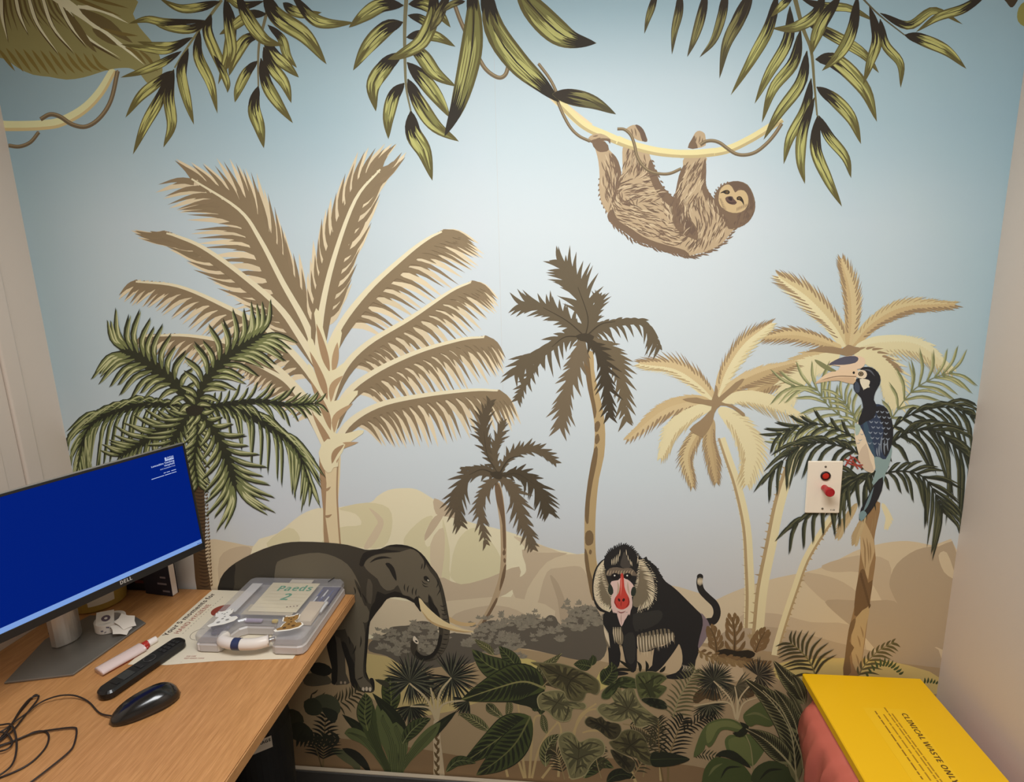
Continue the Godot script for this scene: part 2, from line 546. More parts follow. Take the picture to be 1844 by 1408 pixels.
func print_banana_palm() -> void:
	ink(1.08, 11)
	at(0, 0, 1)
	var cream := rgb(240, 226, 186)
	var shade := rgb(172, 142, 106)
	# trunk
	fill([575,812, 592,800, 612,800, 612,860, 608,920, 614,985, 584,985, 582,920, 578,860], rgb(228, 210, 168), 2)
	fill([575,812, 580,818, 588,870, 586,930, 594,985, 584,985, 582,920, 576,860], shade, 2)
	line([609,820, 607,880, 609,930, 613,985], 3, 3, shade)
	blade([578,880, 588,882, 596,876], 5, shade)
	blade([583,928, 590,930, 598,926], 5, shade)
	# fronds
	banana([575,660, 553,588, 510,510, 468,430, 430,377, 345,322], -1, 17, [26, 126, 66], [64, 26], 10, [], 0.0, 0.2)
	banana([575,660, 553,588, 510,510, 468,430, 430,377, 345,322], 1, 16, [26, 120, 50], [38, 18], -6, [], 0.0, 0.22)
	banana([572,660, 578,570, 600,470, 640,360, 685,305], -1, 14, [20, 92, 56], [44, 20], -10, [], 0.0, 0.2)
	banana([572,660, 578,570, 600,470, 640,360, 685,305], 1, 15, [20, 98, 52], [56, 24], -14, [], 0.0, 0.2)
	banana([585,680, 540,605, 500,550, 430,490, 365,445, 318,425, 300,420], -1, 19, [30, 88, 52], [60, 16], -14, [], 0.08, 0.14)
	banana([590,720, 545,655, 480,592, 400,548, 320,515, 245,507], -1, 22, [26, 74, 42], [68, 24], 8, [], 0.12, 0.14)
	banana([595,775, 550,715, 490,655, 420,620, 340,604, 258,605], -1, 20, [26, 70, 40], [66, 26], 8, [], 0.12, 0.1)
	banana([600,830, 555,740, 520,690, 480,665, 455,655], -1, 12, [20, 40, 20], [66, 50], 10, [], 0.1, 0.3)
	banana([575,690, 605,600, 660,525, 730,460, 770,430, 796,417], 1, 18, [18, 108, 58], [76, 26], 10, [], 0.05, 0.24)
	banana([588,745, 615,670, 660,620, 740,572, 810,525, 848,508], 1, 20, [18, 92, 52], [80, 34], 12, [], 0.05, 0.26)
	banana([596,785, 620,715, 670,672, 750,634, 830,611, 872,607], 1, 19, [18, 100, 50], [76, 30], 14, [], 0.06, 0.26)
	banana([600,815, 625,765, 680,730, 760,712, 850,702, 896,703], 1, 20, [18, 88, 60], [80, 34], 10, [], 0.1, 0.24)
	# leaf bases stacked down the stem
	for b in [[590,640,560,560,612,590],[586,690,548,610,622,650],[592,745,548,660,640,700],[597,800,552,720,650,770]]:
		fill([b[0] - 14, b[1] + 36, b[0] - 14, b[1], b[2] + 6, b[3] + 4, b[2] + 16, b[3] + 2, b[0], b[1] - 20, b[4] - 4, b[5] + 4, b[4] + 4, b[5] + 10, b[0] + 16, b[1] + 10, b[0] + 12, b[1] + 40], cream, 2)
		blade([b[2] + 10, b[3] + 22, b[0] - 6, b[1] - 4, b[0] + 4, b[1] + 30], 13, shade)
		blade([b[4] - 4, b[5] + 26, b[0] + 14, b[1] + 6, b[0] + 10, b[1] + 34], 12, rgb(186, 156, 118))
	fill([574,815, 590,790, 622,800, 606,830, 596,850, 584,845], cream, 2)
	blade([598,835, 604,815, 620,800], 10, shade)
	press("banana_palm_print", "large cream and brown banana palm with fanned fronds")

func dark_frond(sp: Array, n: int, l: Array, la: Array, ra: Array, col: Color, w := 8.0, drop := 0.1, lr := 1.0) -> void:
	line(sp, w * 1.2, w * 0.3, col)
	flank(sp, -1, l[1] * 0.3, col)
	flank(sp, 1, l[1] * 0.3 * lr, col)
	var q := 1.45
	comb(sp, -1, n + 3, [l[0] * q, l[1] * q, l[2] * q], la, w * 0.8, col, {"curl": 6, "g": drop, "base": 0.95, "k": 0.45, "tone": 0.0, "jit": 0.25})
	comb(sp, 1, n + 3, [l[0] * lr * q, l[1] * lr * q, l[2] * lr * q], ra, w * 0.8, col, {"curl": 6, "g": drop, "base": 0.95, "k": 0.45, "tone": 0.0, "jit": 0.25})

func print_dark_palms() -> void:
	var col := rgb(96, 85, 64)
	var deep := rgb(66, 57, 43)
	ink(1.25, 21)
	at(920, 450, 0.4473)
	# trunk
	fill([288,410, 330,410, 335,480, 350,560, 372,650, 380,740, 375,830, 355,920, 345,1010, 340,1100, 340,1180, 345,1260, 360,1360, 370,1410, 328,1410, 310,1330, 297,1230, 296,1130, 298,1040, 310,930, 330,830, 338,740, 330,650, 310,560, 298,480], rgb(176, 152, 108), 2)
	fill([288,410, 312,420, 322,500, 334,590, 345,650, 335,680, 325,620, 310,560, 298,480], rgb(118, 96, 66), 2)
	fill([335,800, 350,800, 345,860, 330,930, 318,1010, 312,1100, 300,1090, 298,1040, 310,930], rgb(118, 96, 66), 2)
	fill([300,1140, 318,1128, 332,1145, 330,1180, 312,1190, 300,1180], rgb(118, 96, 66), 2)
	fill([338,700, 352,688, 360,705, 350,730, 338,730], rgb(118, 96, 66), 2)
	fill([340,750, 352,740, 358,765, 346,782, 338,775], rgb(118, 96, 66), 2)
	fill([298,1200, 310,1230, 318,1290, 330,1330, 345,1400, 328,1410, 310,1330, 297,1250], rgb(118, 96, 66), 2)
	fill([318,1205, 326,1212, 322,1226, 314,1220], rgb(118, 96, 66), 2)
	# crown
	dark_frond([300,350, 305,260, 270,150, 195,45], 13, [20, 90, 40], [50, 26], [46, 20], col, 26, 0.0)
	dark_frond([300,350, 330,290, 350,230, 355,190], 7, [20, 44, 22], [34, 20], [40, 22], col, 17, 0.0)
	dark_frond([300,350, 225,285, 140,235, 40,220], 13, [20, 62, 40], [40, 20], [52, 24], col, 24, 0.02)
	dark_frond([300,350, 345,310, 420,290, 520,285, 570,330, 600,395], 13, [16, 26, 14], [26, 10], [62, 40], col, 22, 0.18, 2.4)
	dark_frond([300,350, 220,350, 130,410, 60,450, 20,490], 12, [22, 60, 40], [62, 40], [30, 20], col, 24, 0.2)
	dark_frond([130,420, 80,500, 45,560, 30,600], 5, [30, 32, 20], [50, 30], [40, 30], col, 18, 0.1)
	dark_frond([290,360, 270,440, 225,570, 200,710], 12, [24, 62, 36], [40, 26], [46, 26], rgb(112, 98, 76), 25, 0.12)
	dark_frond([310,360, 390,400, 440,500, 465,690], 13, [24, 54, 36], [34, 26], [46, 24], rgb(106, 93, 70), 25, 0.14)
	dark_frond([310,360, 365,430, 385,540, 395,670], 11, [24, 50, 30], [42, 28], [40, 26], deep, 22, 0.12)
	line([300,350, 310,270, 270,150], 5, 2, deep)
	line([300,350, 225,285, 130,232], 5, 2, deep)
	line([300,350, 360,300, 420,288], 6, 2, deep)
	line([300,352, 220,350, 165,390], 6, 2, deep)
	fill([262,345, 300,335, 335,348, 320,368, 280,366], deep, 2)
	press("tall_palm_print", "tall dark brown palm with slim trunk")
	ink(1.3, 22)
	at(800, 720, 0.3125)
	fill([290,480, 320,480, 340,560, 352,680, 358,800, 357,930, 345,1030, 320,1120, 290,1190, 245,1270, 205,1330, 165,1335, 215,1260, 260,1180, 290,1100, 315,1020, 325,930, 325,800, 318,690, 300,580], rgb(172, 150, 118), 2)
	fill([290,480, 318,490, 336,560, 350,680, 355,850, 340,850, 335,720, 318,640, 300,580], rgb(112, 90, 66), 2)
	fill([345,960, 357,950, 350,1020, 330,1080, 318,1100, 325,1040], rgb(112, 90, 66), 2)
	fill([300,1140, 305,1160, 280,1210, 245,1270, 205,1330, 200,1310, 250,1230], rgb(112, 90, 66), 2)
	oval(345, 880, 9, 16, 5, rgb(112, 90, 66))
	oval(348, 925, 7, 14, -5, rgb(112, 90, 66))
	dark_frond([315,430, 250,280, 225,150, 265,10], 13, [24, 70, 30], [40, 24], [36, 22], rgb(86, 75, 56), 26, 0.0)
	dark_frond([315,430, 290,300, 310,220, 338,130], 9, [20, 50, 26], [30, 20], [40, 24], rgb(94, 82, 62), 22, 0.0)
	dark_frond([315,430, 370,330, 450,290, 540,290, 635,355], 12, [20, 56, 34], [40, 26], [28, 16], rgb(94, 82, 62), 27, 0.06)
	dark_frond([315,440, 250,395, 180,390, 110,400], 8, [14, 30, 24], [30, 18], [22, 14], rgb(90, 78, 60), 22, 0.04)
	dark_frond([300,430, 160,420, 100,500, 70,580, 95,720], 14, [24, 74, 40], [46, 30], [42, 28], rgb(90, 78, 60), 28, 0.16)
	dark_frond([310,450, 250,500, 205,620, 240,830], 12, [24, 62, 30], [38, 26], [40, 28], rgb(104, 90, 70), 26, 0.12)
	dark_frond([320,440, 430,420, 530,490, 580,590, 600,640], 14, [24, 74, 40], [34, 28], [54, 36], rgb(74, 64, 48), 26, 0.16)
	dark_frond([325,450, 400,520, 450,680, 515,855], 14, [24, 70, 24], [40, 26], [42, 28], rgb(100, 87, 67), 27, 0.12)
	line([315,430, 250,320, 228,180], 5, 2, deep)
	line([315,430, 370,345, 440,320], 10, 3, deep)
	line([320,440, 420,425, 520,485], 10, 3, deep)
	line([300,430, 220,400, 145,430], 10, 3, deep)
	fill([262,425, 300,410, 335,420, 330,455, 300,455], deep, 2)
	press("small_palm_print", "small dark palm leaning beside the hills")

func pale_frond(sp: Array, n: int, lf: Array, la: Array, ra: Array, c1: Color, c2: Color, w := 9.0, drop := 0.05) -> void:
	var l := [lf[0] * 1.3, lf[1] * 1.85, lf[2] * 1.5]
	comb(sp, -1, n, l, la, w * 1.5, c1, {"curl": -4, "g": drop, "base": 0.9, "k": 0.5, "tone": 0.02})
	comb(sp, 1, n, l, ra, w * 1.5, c2, {"curl": -4, "g": drop, "base": 0.9, "k": 0.5, "tone": 0.02})
	flank(sp, -1, l[1] * 0.3, c1, 0.7)
	flank(sp, 1, l[1] * 0.3, c2, 0.7)
	comb(sp, -1, n * 2, [l[0] * 0.7, l[1] * 0.72, l[2] * 0.8], la, w * 0.9, c1, {"curl": 10, "g": drop, "base": 0.9, "k": 0.5, "tone": 0.0})
	comb(sp, 1, n * 2, [l[0] * 0.7, l[1] * 0.72, l[2] * 0.8], ra, w * 0.9, c2, {"curl": 10, "g": drop, "base": 0.9, "k": 0.5, "tone": 0.0})

func pale_tips(sp: Array, side: float, n: int, l: Array, a: Array, col: Color, w := 5.0, t0 := 0.1) -> void:
	comb(sp, side, n, [l[0] * 1.3, l[1] * 1.88, l[2] * 1.55], a, w * 1.25, col, {"curl": -4, "t0": t0, "base": 0.5, "k": 0.8, "tone": 0.02, "lift": 0.35, "g": 0.04})

func ring_trunk(sp: Array, w0: float, w1: float, light: Color, dark: Color, side: float) -> void:
	line(sp, w0, w1, light, 24)
	var off := []
	for i in range(0, sp.size(), 2):
		off.append(sp[i] + side * w0 * 0.36)
		off.append(sp[i + 1])
	line(off, w0 * 0.3, w1 * 0.3, dark, 24)
	comb(off, side * -1.0, 30, [w0 * 0.45, w0 * 0.45, w1 * 0.45], [92, 92], 4.0, dark, {"k": 0.3, "base": 1.0, "jit": 0.35})

func print_pale_palms() -> void:
	var light := rgb(222, 211, 168)
	var mid := rgb(196, 172, 126)
	var brown := rgb(152, 128, 96)
	# taller palm at the back
	ink(1.18, 31)
	at(1360, 450, 0.355)
	pale_frond([470,500, 400,380, 270,240, 130,140], 22, [20, 84, 30], [40, 20], [32, 16], light, rgb(206, 188, 142), 12)
	pale_tips([470,500, 400,380, 270,240, 130,140], -1, 20, [20, 92, 34], [40, 20], brown)
	pale_tips([470,500, 400,380, 270,240, 130,140], 1, 20, [20, 92, 34], [32, 16], brown, 7)
	pale_frond([475,500, 490,350, 480,200, 440,55], 22, [20, 66, 24], [34, 18], [36, 20], mid, rgb(206, 186, 140), 11)
	pale_tips([475,500, 490,350, 480,200, 440,55], -1, 20, [20, 72, 28], [34, 18], brown)
	pale_tips([475,500, 490,350, 480,200, 440,55], 1, 20, [20, 74, 28], [36, 20], brown)
	pale_frond([490,490, 600,370, 760,290, 1000,275], 22, [16, 62, 34], [34, 14], [40, 18], rgb(206, 188, 142), mid, 12)
	pale_tips([490,490, 600,370, 760,290, 1000,275], 1, 22, [16, 70, 40], [40, 18], brown, 7)
	pale_tips([490,490, 600,370, 760,290, 1000,275], -1, 18, [14, 66, 38], [34, 14], rgb(176, 152, 112), 4)
	pale_frond([440,500, 330,460, 200,430, 60,440], 18, [16, 46, 30], [40, 22], [40, 18], mid, rgb(206, 184, 136), 12)
	pale_tips([440,500, 330,460, 200,430, 60,440], 1, 18, [16, 54, 34], [42, 20], brown, 7)
	pale_tips([440,500, 330,460, 200,430, 60,440], -1, 18, [16, 60, 40], [50, 24], brown, 6)
	pale_frond([440,510, 300,540, 150,620, -20,720], 22, [16, 66, 44], [46, 26], [36, 16], rgb(182, 158, 116), rgb(200, 178, 132), 12)
	pale_tips([440,510, 300,540, 150,620, -20,720], -1, 22, [16, 78, 60], [50, 26], brown, 7)
	pale_frond([500,500, 640,470, 820,480, 990,600], 20, [20, 66, 30], [20, 12], [56, 34], rgb(222, 216, 176), rgb(218, 208, 164), 14)
	pale_tips([500,500, 640,470, 820,480, 990,600], 1, 20, [20, 84, 40], [58, 36], rgb(190, 172, 130), 5, 0.3)
	pale_frond([430,530, 320,580, 220,640, 150,760], 14, [20, 80, 40], [40, 30], [46, 30], light, light, 16)
	pale_frond([500,530, 620,560, 680,640, 720,780], 14, [20, 80, 40], [40, 30], [46, 30], light, light, 16)
	pale_tips([500,510, 580,520, 640,560, 690,600], -1, 10, [30, 60, 40], [30, 20], brown, 10, 0.0)
	fill([440,500, 470,480, 500,490, 540,500, 500,530, 470,540, 430,530, 300,515, 250,520, 330,492, 390,490], brown, 2)
	press("pale_palm_print", "tall pale palm behind the hornbill")
	ink(1.2, 32)
	at(1120, 450, 0.3197)
	# three leaning trunks
	ring_trunk([560,1060, 600,1180, 650,1330, 700,1560, 715,1800, 720,1960, 715,2130], 42, 60, light, rgb(172, 149, 110), -1)
	press("pale_palm_trunk_print")
	ink(1.2, 33)
	at(0, 0, 1)
	ring_trunk([1445,790, 1420,850, 1402,910, 1388,980, 1372,1060, 1364,1140, 1358,1150], 20, 21, light, rgb(172, 149, 110), -1)
	ring_trunk([1500,930, 1476,965, 1450,1010, 1432,1060, 1415,1110, 1400,1160, 1396,1180], 13, 14, light, rgb(172, 149, 110), 1)
	press("pale_palm_trunk_print")
	ink(1.2, 34)
	at(1120, 450, 0.3197)
	pale_frond([525,850, 440,760, 300,670, 110,640], 22, [20, 74, 30], [34, 18], [38, 16], light, rgb(206, 184, 140), 13)
	pale_tips([525,850, 440,760, 300,670, 110,640], 1, 22, [20, 90, 34], [42, 16], brown, 7)
	pale_tips([525,850, 440,760, 300,670, 110,640], -1, 16, [20, 84, 40], [34, 18], rgb(182, 160, 118), 5)
	pale_frond([535,840, 590,680, 690,530, 830,420], 24, [20, 72, 30], [28, 14], [46, 20], rgb(202, 180, 134), light, 13)
	pale_tips([535,840, 590,680, 690,530, 830,420], -1, 22, [20, 84, 34], [30, 14], brown, 6)
	pale_tips([535,840, 590,680, 690,530, 830,420], 1, 14, [20, 84, 34], [48, 22], rgb(206, 190, 142), 4)
	pale_frond([550,850, 640,760, 780,690, 960,640], 22, [20, 62, 30], [26, 14], [46, 24], rgb(206, 184, 140), rgb(190, 166, 122), 12)
	pale_tips([550,850, 640,760, 780,690, 960,640], 1, 20, [20, 84, 44], [50, 24], brown, 7, 0.2)
	pale_frond([550,860, 680,820, 830,840, 1010,930], 22, [20, 52, 20], [22, 10], [58, 40], light, light, 13)
	pale_tips([550,860, 680,820, 830,840, 1010,930], 1, 22, [20, 84, 40], [60, 40], rgb(196, 176, 132), 5, 0.16)
	pale_frond([510,865, 400,850, 230,900, 30,1060], 24, [16, 60, 24], [56, 26], [30, 14], rgb(206, 184, 140), rgb(200, 176, 130), 13)
	pale_tips([510,865, 400,850, 230,900, 30,1060], -1, 20, [16, 76, 30], [56, 26], brown, 8, 0.04)
	pale_frond([510,880, 400,920, 290,1010, 220,1160], 22, [20, 66, 24], [40, 24], [30, 16], light, light, 14)
	pale_tips([510,880, 400,920, 290,1010, 220,1160], -1, 22, [20, 80, 30], [42, 24], rgb(196, 176, 132), 5)
	pale_frond([490,940, 420,1040, 370,1160, 395,1325], 20, [20, 56, 22], [36, 22], [36, 22], rgb(190, 166, 122), rgb(206, 186, 140), 12)
	pale_tips([490,940, 420,1040, 370,1160, 395,1325], -1, 20, [20, 66, 26], [38, 22], brown)
	pale_tips([490,940, 420,1040, 370,1160, 395,1325], 1, 20, [20, 62, 26], [38, 22], brown)
	pale_frond([545,890, 650,980, 720,1120, 705,1310], 24, [30, 90, 30], [40, 24], [46, 28], light, light, 16)
	pale_tips([545,890, 650,980, 720,1120, 705,1310], 1, 24, [30, 100, 34], [46, 28], rgb(196, 176, 132), 5)
	pale_tips([545,890, 650,980, 720,1120, 705,1310], -1, 20, [30, 100, 34], [40, 24], rgb(206, 190, 146), 5)
	pale_frond([510,950, 495,1050, 510,1160, 530,1300], 20, [20, 56, 22], [34, 22], [36, 22], rgb(180, 156, 114), rgb(190, 166, 122), 12)
	pale_tips([510,950, 495,1050, 510,1160, 530,1300], -1, 18, [20, 64, 26], [36, 22], brown)
	pale_tips([510,950, 495,1050, 510,1160, 530,1300], 1, 18, [20, 64, 26], [36, 22], brown)
	fill([505,845, 525,760, 540,790, 545,830, 640,745, 690,725, 640,790, 560,855, 620,870, 690,920, 680,935, 620,890, 555,875, 520,920, 510,970, 470,1040, 440,1050, 380,1010, 440,960, 480,920, 505,880, 400,860, 340,840, 420,830], brown, 2)
	press("pale_palm_print", "pale palm with drooping cream fronds and thin trunk")
# ---------------------------------------------------------------- mural: animals
func print_elephant() -> void:
	var dark := rgb(60, 54, 44)
	var grey := rgb(98, 90, 73)
	var mid := rgb(82, 75, 61)
	var black := rgb(34, 30, 24)
	ink(1.3, 41)
	at(370, 860, 0.2841)
	# far legs
	fill([780,1000, 870,980, 885,1120, 890,1240, 915,1300, 870,1312, 800,1304, 800,1200, 770,1080], mid, 2)
	fill([780,1000, 820,1000, 835,1120, 835,1290, 800,1304, 800,1200, 770,1080], black, 2)
	# far tusk
	fill([1545,880, 1590,905, 1650,920, 1715,918, 1690,940, 1620,938, 1550,915], rgb(196, 168, 120), 2)
	# body
	fill([80,740, 95,640, 150,570, 240,510, 370,450, 490,415, 600,405, 760,410, 900,425, 1010,455, 1060,455, 1110,450, 1150,432, 1210,422, 1280,430, 1340,455, 1390,500, 1430,560, 1470,610, 1500,680, 1520,760, 1535,840, 1548,920, 1548,1000, 1530,1070, 1490,1130, 1430,1162, 1370,1160, 1322,1132, 1300,1085, 1304,1040, 1318,1008, 1338,1012, 1348,1045, 1342,1088, 1362,1118, 1400,1128, 1440,1108, 1468,1060, 1480,1000, 1476,940, 1440,890, 1375,850, 1345,820, 1320,790, 1270,765, 1200,755, 1150,770, 1120,810, 1080,860, 1045,910, 1035,980, 1030,1060, 1022,1150, 1020,1230, 1040,1280, 1065,1300, 1072,1345, 1050,1362, 990,1355, 950,1340, 920,1290, 905,1200, 880,1120, 860,1040, 820,1000, 600,1000, 300,980, 100,900], dark, 2)
	fill([445,560, 480,520, 600,487, 720,475, 820,500, 900,548, 950,620, 985,700, 1010,790, 1040,850, 1035,900, 1010,920, 960,900, 880,960, 600,980, 480,900, 440,700], grey, 2)
	fill([880,900, 960,870, 1005,930, 1012,1050, 1000,1180, 1005,1260, 1050,1310, 1060,1335, 1000,1335, 960,1310, 945,1240, 950,1150, 940,1060, 900,1000], grey, 2)
	fill([945,640, 985,700, 1030,800, 1010,810, 990,760, 960,700], dark, 2)
	fill([1030,640, 1060,680, 1050,800, 1020,760], mid, 2)
	fill([1090,720, 1140,740, 1200,720, 1260,740, 1330,780, 1320,792, 1270,766, 1200,756, 1150,770, 1110,820, 1060,880, 1035,900, 1050,820, 1075,780], black, 2)
	fill([1080,860, 1045,912, 1036,980, 1030,1060, 1022,1150, 1020,1230, 1040,1280, 1012,1240, 1008,1100, 1020,960, 1040,890], black, 2)
	fill([860,1040, 890,1050, 920,1130, 945,1180, 950,1270, 980,1330, 940,1330, 918,1290, 905,1200, 880,1120], black, 2)
	# head and ear
	fill([1005,555, 1030,515, 1080,490, 1150,478, 1230,472, 1300,450, 1350,475, 1390,535, 1425,595, 1460,640, 1485,710, 1500,780, 1515,860, 1525,930, 1490,900, 1450,800, 1425,745, 1410,790, 1380,780, 1350,745, 1335,775, 1290,750, 1250,740, 1220,680, 1195,705, 1150,715, 1110,680, 1090,640, 1040,600], grey, 2)
	fill([1150,432, 1210,422, 1280,430, 1340,455, 1390,500, 1430,560, 1440,580, 1400,540, 1350,475, 1290,445, 1200,440], black, 2)
	fill([1000,480, 1050,462, 1110,452, 1180,460, 1240,466, 1150,474, 1070,488, 1020,520, 1000,560, 975,550], black, 2)
	blade([1040,540, 1080,515, 1130,505, 1185,510], 16, black)
	fill([1140,545, 1165,540, 1195,570, 1210,620, 1210,655, 1185,620, 1165,580], black, 2)
	blade([1385,510, 1392,545, 1383,585], 10, black)
	blade([1375,540, 1372,565, 1366,580], 7, black)
	fill([1383,628, 1400,622, 1418,640, 1420,662, 1400,655, 1388,648], black, 2)
	oval(1412, 650, 7, 4, 50, rgb(200, 190, 170))
	blade([1370,650, 1385,668, 1412,675], 6, black)
	blade([1372,670, 1390,688, 1415,690], 6, black)
	blade([1470,640, 1475,670, 1462,700], 7, black)
	blade([1485,680, 1488,710, 1465,750], 7, black)
	for a in [[1320,690,1312,745],[1340,700,1335,750],[1290,680,1282,730],[1265,670,1265,720]]:
		blade([a[0], a[1], (a[0] + a[2]) * 0.5 - 4, (a[1] + a[3]) * 0.5, a[2], a[3]], 7, black)
	fill([1415,735, 1440,790, 1470,830, 1490,900, 1440,860, 1415,800], black, 2)
	fill([1340,750, 1365,790, 1366,850, 1345,825, 1320,785], black, 2)
	# trunk rings
	fill([1500,860, 1530,870, 1545,930, 1546,1000, 1528,1066, 1490,1125, 1440,1150, 1480,1100, 1500,1030, 1508,960], mid, 2)
	for i in 12:
		var t := i / 11.0
		var p := smooth_open(PackedVector2Array([Vector2(1505, 810), Vector2(1516, 870), Vector2(1528, 940), Vector2(1524, 1010), Vector2(1505, 1075), Vector2(1480, 1110)]), 11)
		blade([p[i].x - 20, p[i].y - 2, p[i].x, p[i].y + 6 - t * 6, p[i].x + 20, p[i].y - 4 + t * 8], 6, black)
	fill([1480,1000, 1500,1000, 1490,1060, 1460,1120, 1420,1150, 1370,1155, 1330,1120, 1340,1090, 1362,1118, 1400,1128, 1440,1108, 1468,1060], black, 2)
	blade([1345,1050, 1345,1090, 1362,1115], 9, grey)
	fill([1318,1008, 1328,1004, 1350,1035, 1348,1052, 1335,1050, 1315,1030], rgb(214, 200, 176), 2)
	oval(1337, 1036, 9, 5, 30, black)
	# near tusk
	fill([1352,762, 1372,775, 1390,800, 1440,850, 1510,905, 1590,945, 1650,965, 1700,972, 1680,980, 1600,972, 1500,945, 1420,905, 1370,850, 1360,810], rgb(222, 196, 148), 2)
	blade([1362,830, 1420,905, 1500,945, 1620,974, 1695,976], 14, rgb(186, 156, 110))
	# folds and toenails
	for a in [[990,730,1022,800],[965,690,985,760],[940,690,950,740],[905,1000,915,1060],[985,1000,978,1080],[955,1060,930,1120],[960,1280,1000,1260]]:
		blade([a[0], a[1], (a[0] + a[2]) * 0.5 + 5, (a[1] + a[3]) * 0.5, a[2], a[3]], 8, black)
	fill([1040,1275, 1062,1270, 1072,1300, 1072,1345, 1058,1330], black, 2)
	for x in [1000, 1022, 1044]:
		oval(x, 1338 + absf(x - 1022) * 0.1, 9, 14, 0, rgb(200, 184, 158))
	for x in [860, 885]:
		oval(x, 1298, 7, 9, 0, rgb(170, 152, 126))
	fill([80,740, 95,640, 150,570, 190,550, 185,620, 175,720], black, 2)
	press("elephant_print", "grey elephant with curled trunk and tusks")

func print_mandrill() -> void:
	var black := rgb(36, 34, 32)
	var soft := rgb(52, 50, 45)
	var tan := rgb(122, 110, 88)
	var pale := rgb(216, 200, 168)
	var pink := rgb(222, 190, 178)
	ink(1.25, 42)
	at(1040, 960, 0.1918)
	# tail
	line([1215,835, 1280,820, 1310,750, 1290,670, 1220,600, 1165,540, 1145,470, 1150,410], 74, 56, black)
	oval(1150, 410, 30, 30, 0, black)
	for i in 7:
		blade([1130 + i * 7, 410 + absf(i - 3) * 3, 1128 + i * 7, 450, 1130 + i * 6.5, 500 - absf(i - 3) * 5], 6, pale)
	# rump
	fill([1150,750, 1200,790, 1240,860, 1235,930, 1200,1000, 1160,1060, 1130,1085, 1110,1050, 1130,900], rgb(128, 112, 116), 2)
	blade([1140,920, 1118,980, 1125,1060], 16, pale)
	# far legs
	fill([720,1080, 800,1060, 900,1000, 960,1000, 950,1040, 900,1120, 840,1200, 780,1270, 720,1310, 640,1310, 640,1290, 700,1240], black, 2)
	# body
	fill([600,245, 660,250, 690,280, 740,310, 750,350, 790,405, 830,455, 880,490, 950,550, 1050,650, 1120,720, 1165,770, 1175,860, 1150,960, 1130,1060, 1140,1110, 1110,1190, 1095,1280, 1050,1350, 960,1370, 840,1362, 830,1335, 920,1310, 975,1250, 985,1150, 960,1050, 900,1000, 780,1030, 700,1100, 600,1110, 560,1080, 560,1200, 545,1290, 500,1300, 450,1210, 420,1060, 390,1050, 405,1130, 390,1240, 340,1290, 300,1270, 290,1120, 270,1000, 245,880, 240,760, 300,700], black, 2)
	fill([520,760, 640,740, 760,720, 800,760, 760,840, 640,900, 540,920], soft, 2)
	fill([440,960, 520,930, 545,1040, 540,1180, 500,1230, 460,1180, 430,1060], soft, 2)
	# chest and belly hair
	fill([330,900, 400,900, 430,960, 420,1040, 380,1040, 340,980], tan, 2)
	fill([250,880, 275,930, 300,1010, 290,1080, 255,980], tan, 2)
	fill([560,960, 640,930, 760,900, 860,900, 915,970, 860,1020, 760,1060, 660,1100, 580,1110], tan, 2)
	for i in 26:
		var x := 562.0 + i * 13.5
		var l := 1138.0 - maxf(0.0, (i - 6) * 6.5)
		blade([x, 970 - i * 1.5, x + 4, lerpf(960, l, 0.5), x + 14, l + rng.randf_range(-34, 34)], 11, pale if i % 2 == 0 else tan, 0.7, 0.8)
	for i in 9:
		blade([580 + i * 36, 900 - i * 3, 588 + i * 36, 940 - i * 2, 592 + i * 36, 985 - i * 3], 18, black, 0.5, 0.8)
	for i in 8:
		blade([335 + i * 11, 880, 340 + i * 10, 960, 352 + i * 9, 1030 + rng.randf_range(-25, 25)], 8, pale if i % 2 == 0 else tan, 0.7, 0.5)
	for i in 6:
		blade([246 + i * 8, 860 + i * 14, 256 + i * 8, 940 + i * 14, 275 + i * 6, 1010 + i * 14], 7, pale, 0.7, 0.5)
	# feet
	fill([300,1310, 360,1295, 440,1300, 480,1320, 400,1335, 320,1335], black, 2)
	for i in 7:
		blade([985 + i * 14, 1230 + i * 4, 995 + i * 14, 1260, 980 + i * 16, 1300], 6, pale)
	# mane and head
	fill([250,240, 200,280, 160,350, 140,440, 140,560, 160,660, 210,730, 290,750, 330,760, 560,740, 660,720, 720,660, 740,560, 720,430, 680,320, 620,240, 560,220, 440,200, 330,210], black, 2)
	fill([255,250, 200,310, 175,420, 180,560, 215,650, 290,700, 340,640, 300,500, 260,380], tan, 2)
	fill([590,250, 640,330, 690,430, 700,560, 670,640, 590,690, 520,680, 530,560, 580,430], tan, 2)
	fringe([250,250, 190,320, 160,420, 150,520, 165,620, 220,700, 300,740], 46, [60, 70], [-60, -70], 9, pale, -14)
	comb([250,250, 190,320, 160,420, 150,520, 165,620, 220,700, 300,740], -1, 44, [70, 74, 60], [112, 122], 8, pale, {"jit": 0.2, "k": 0.6, "base": 0.7})
	comb([600,240, 660,320, 710,420, 725,520, 715,620, 660,690, 560,730], 1, 48, [80, 84, 60], [118, 124], 8, pale, {"jit": 0.2, "k": 0.6, "base": 0.7})
	comb([600,240, 660,320, 710,420, 725,520, 715,620, 660,690, 560,730], -1, 34, [26, 34, 26], [50, 50], 8, pale, {"jit": 0.25, "k": 0.6, "base": 0.7})
	comb([600,240, 660,320, 710,420, 725,520, 715,620, 660,690, 560,730], -1, 30, [22, 28, 22], [54, 54], 12, black, {"jit": 0.25, "k": 0.6, "base": 0.7, "ph": 0.9})
	# crest
	fill([255,330, 250,240, 290,180, 350,140, 430,105, 500,130, 550,190, 575,280, 560,360, 500,330, 420,340, 330,330], black, 2)
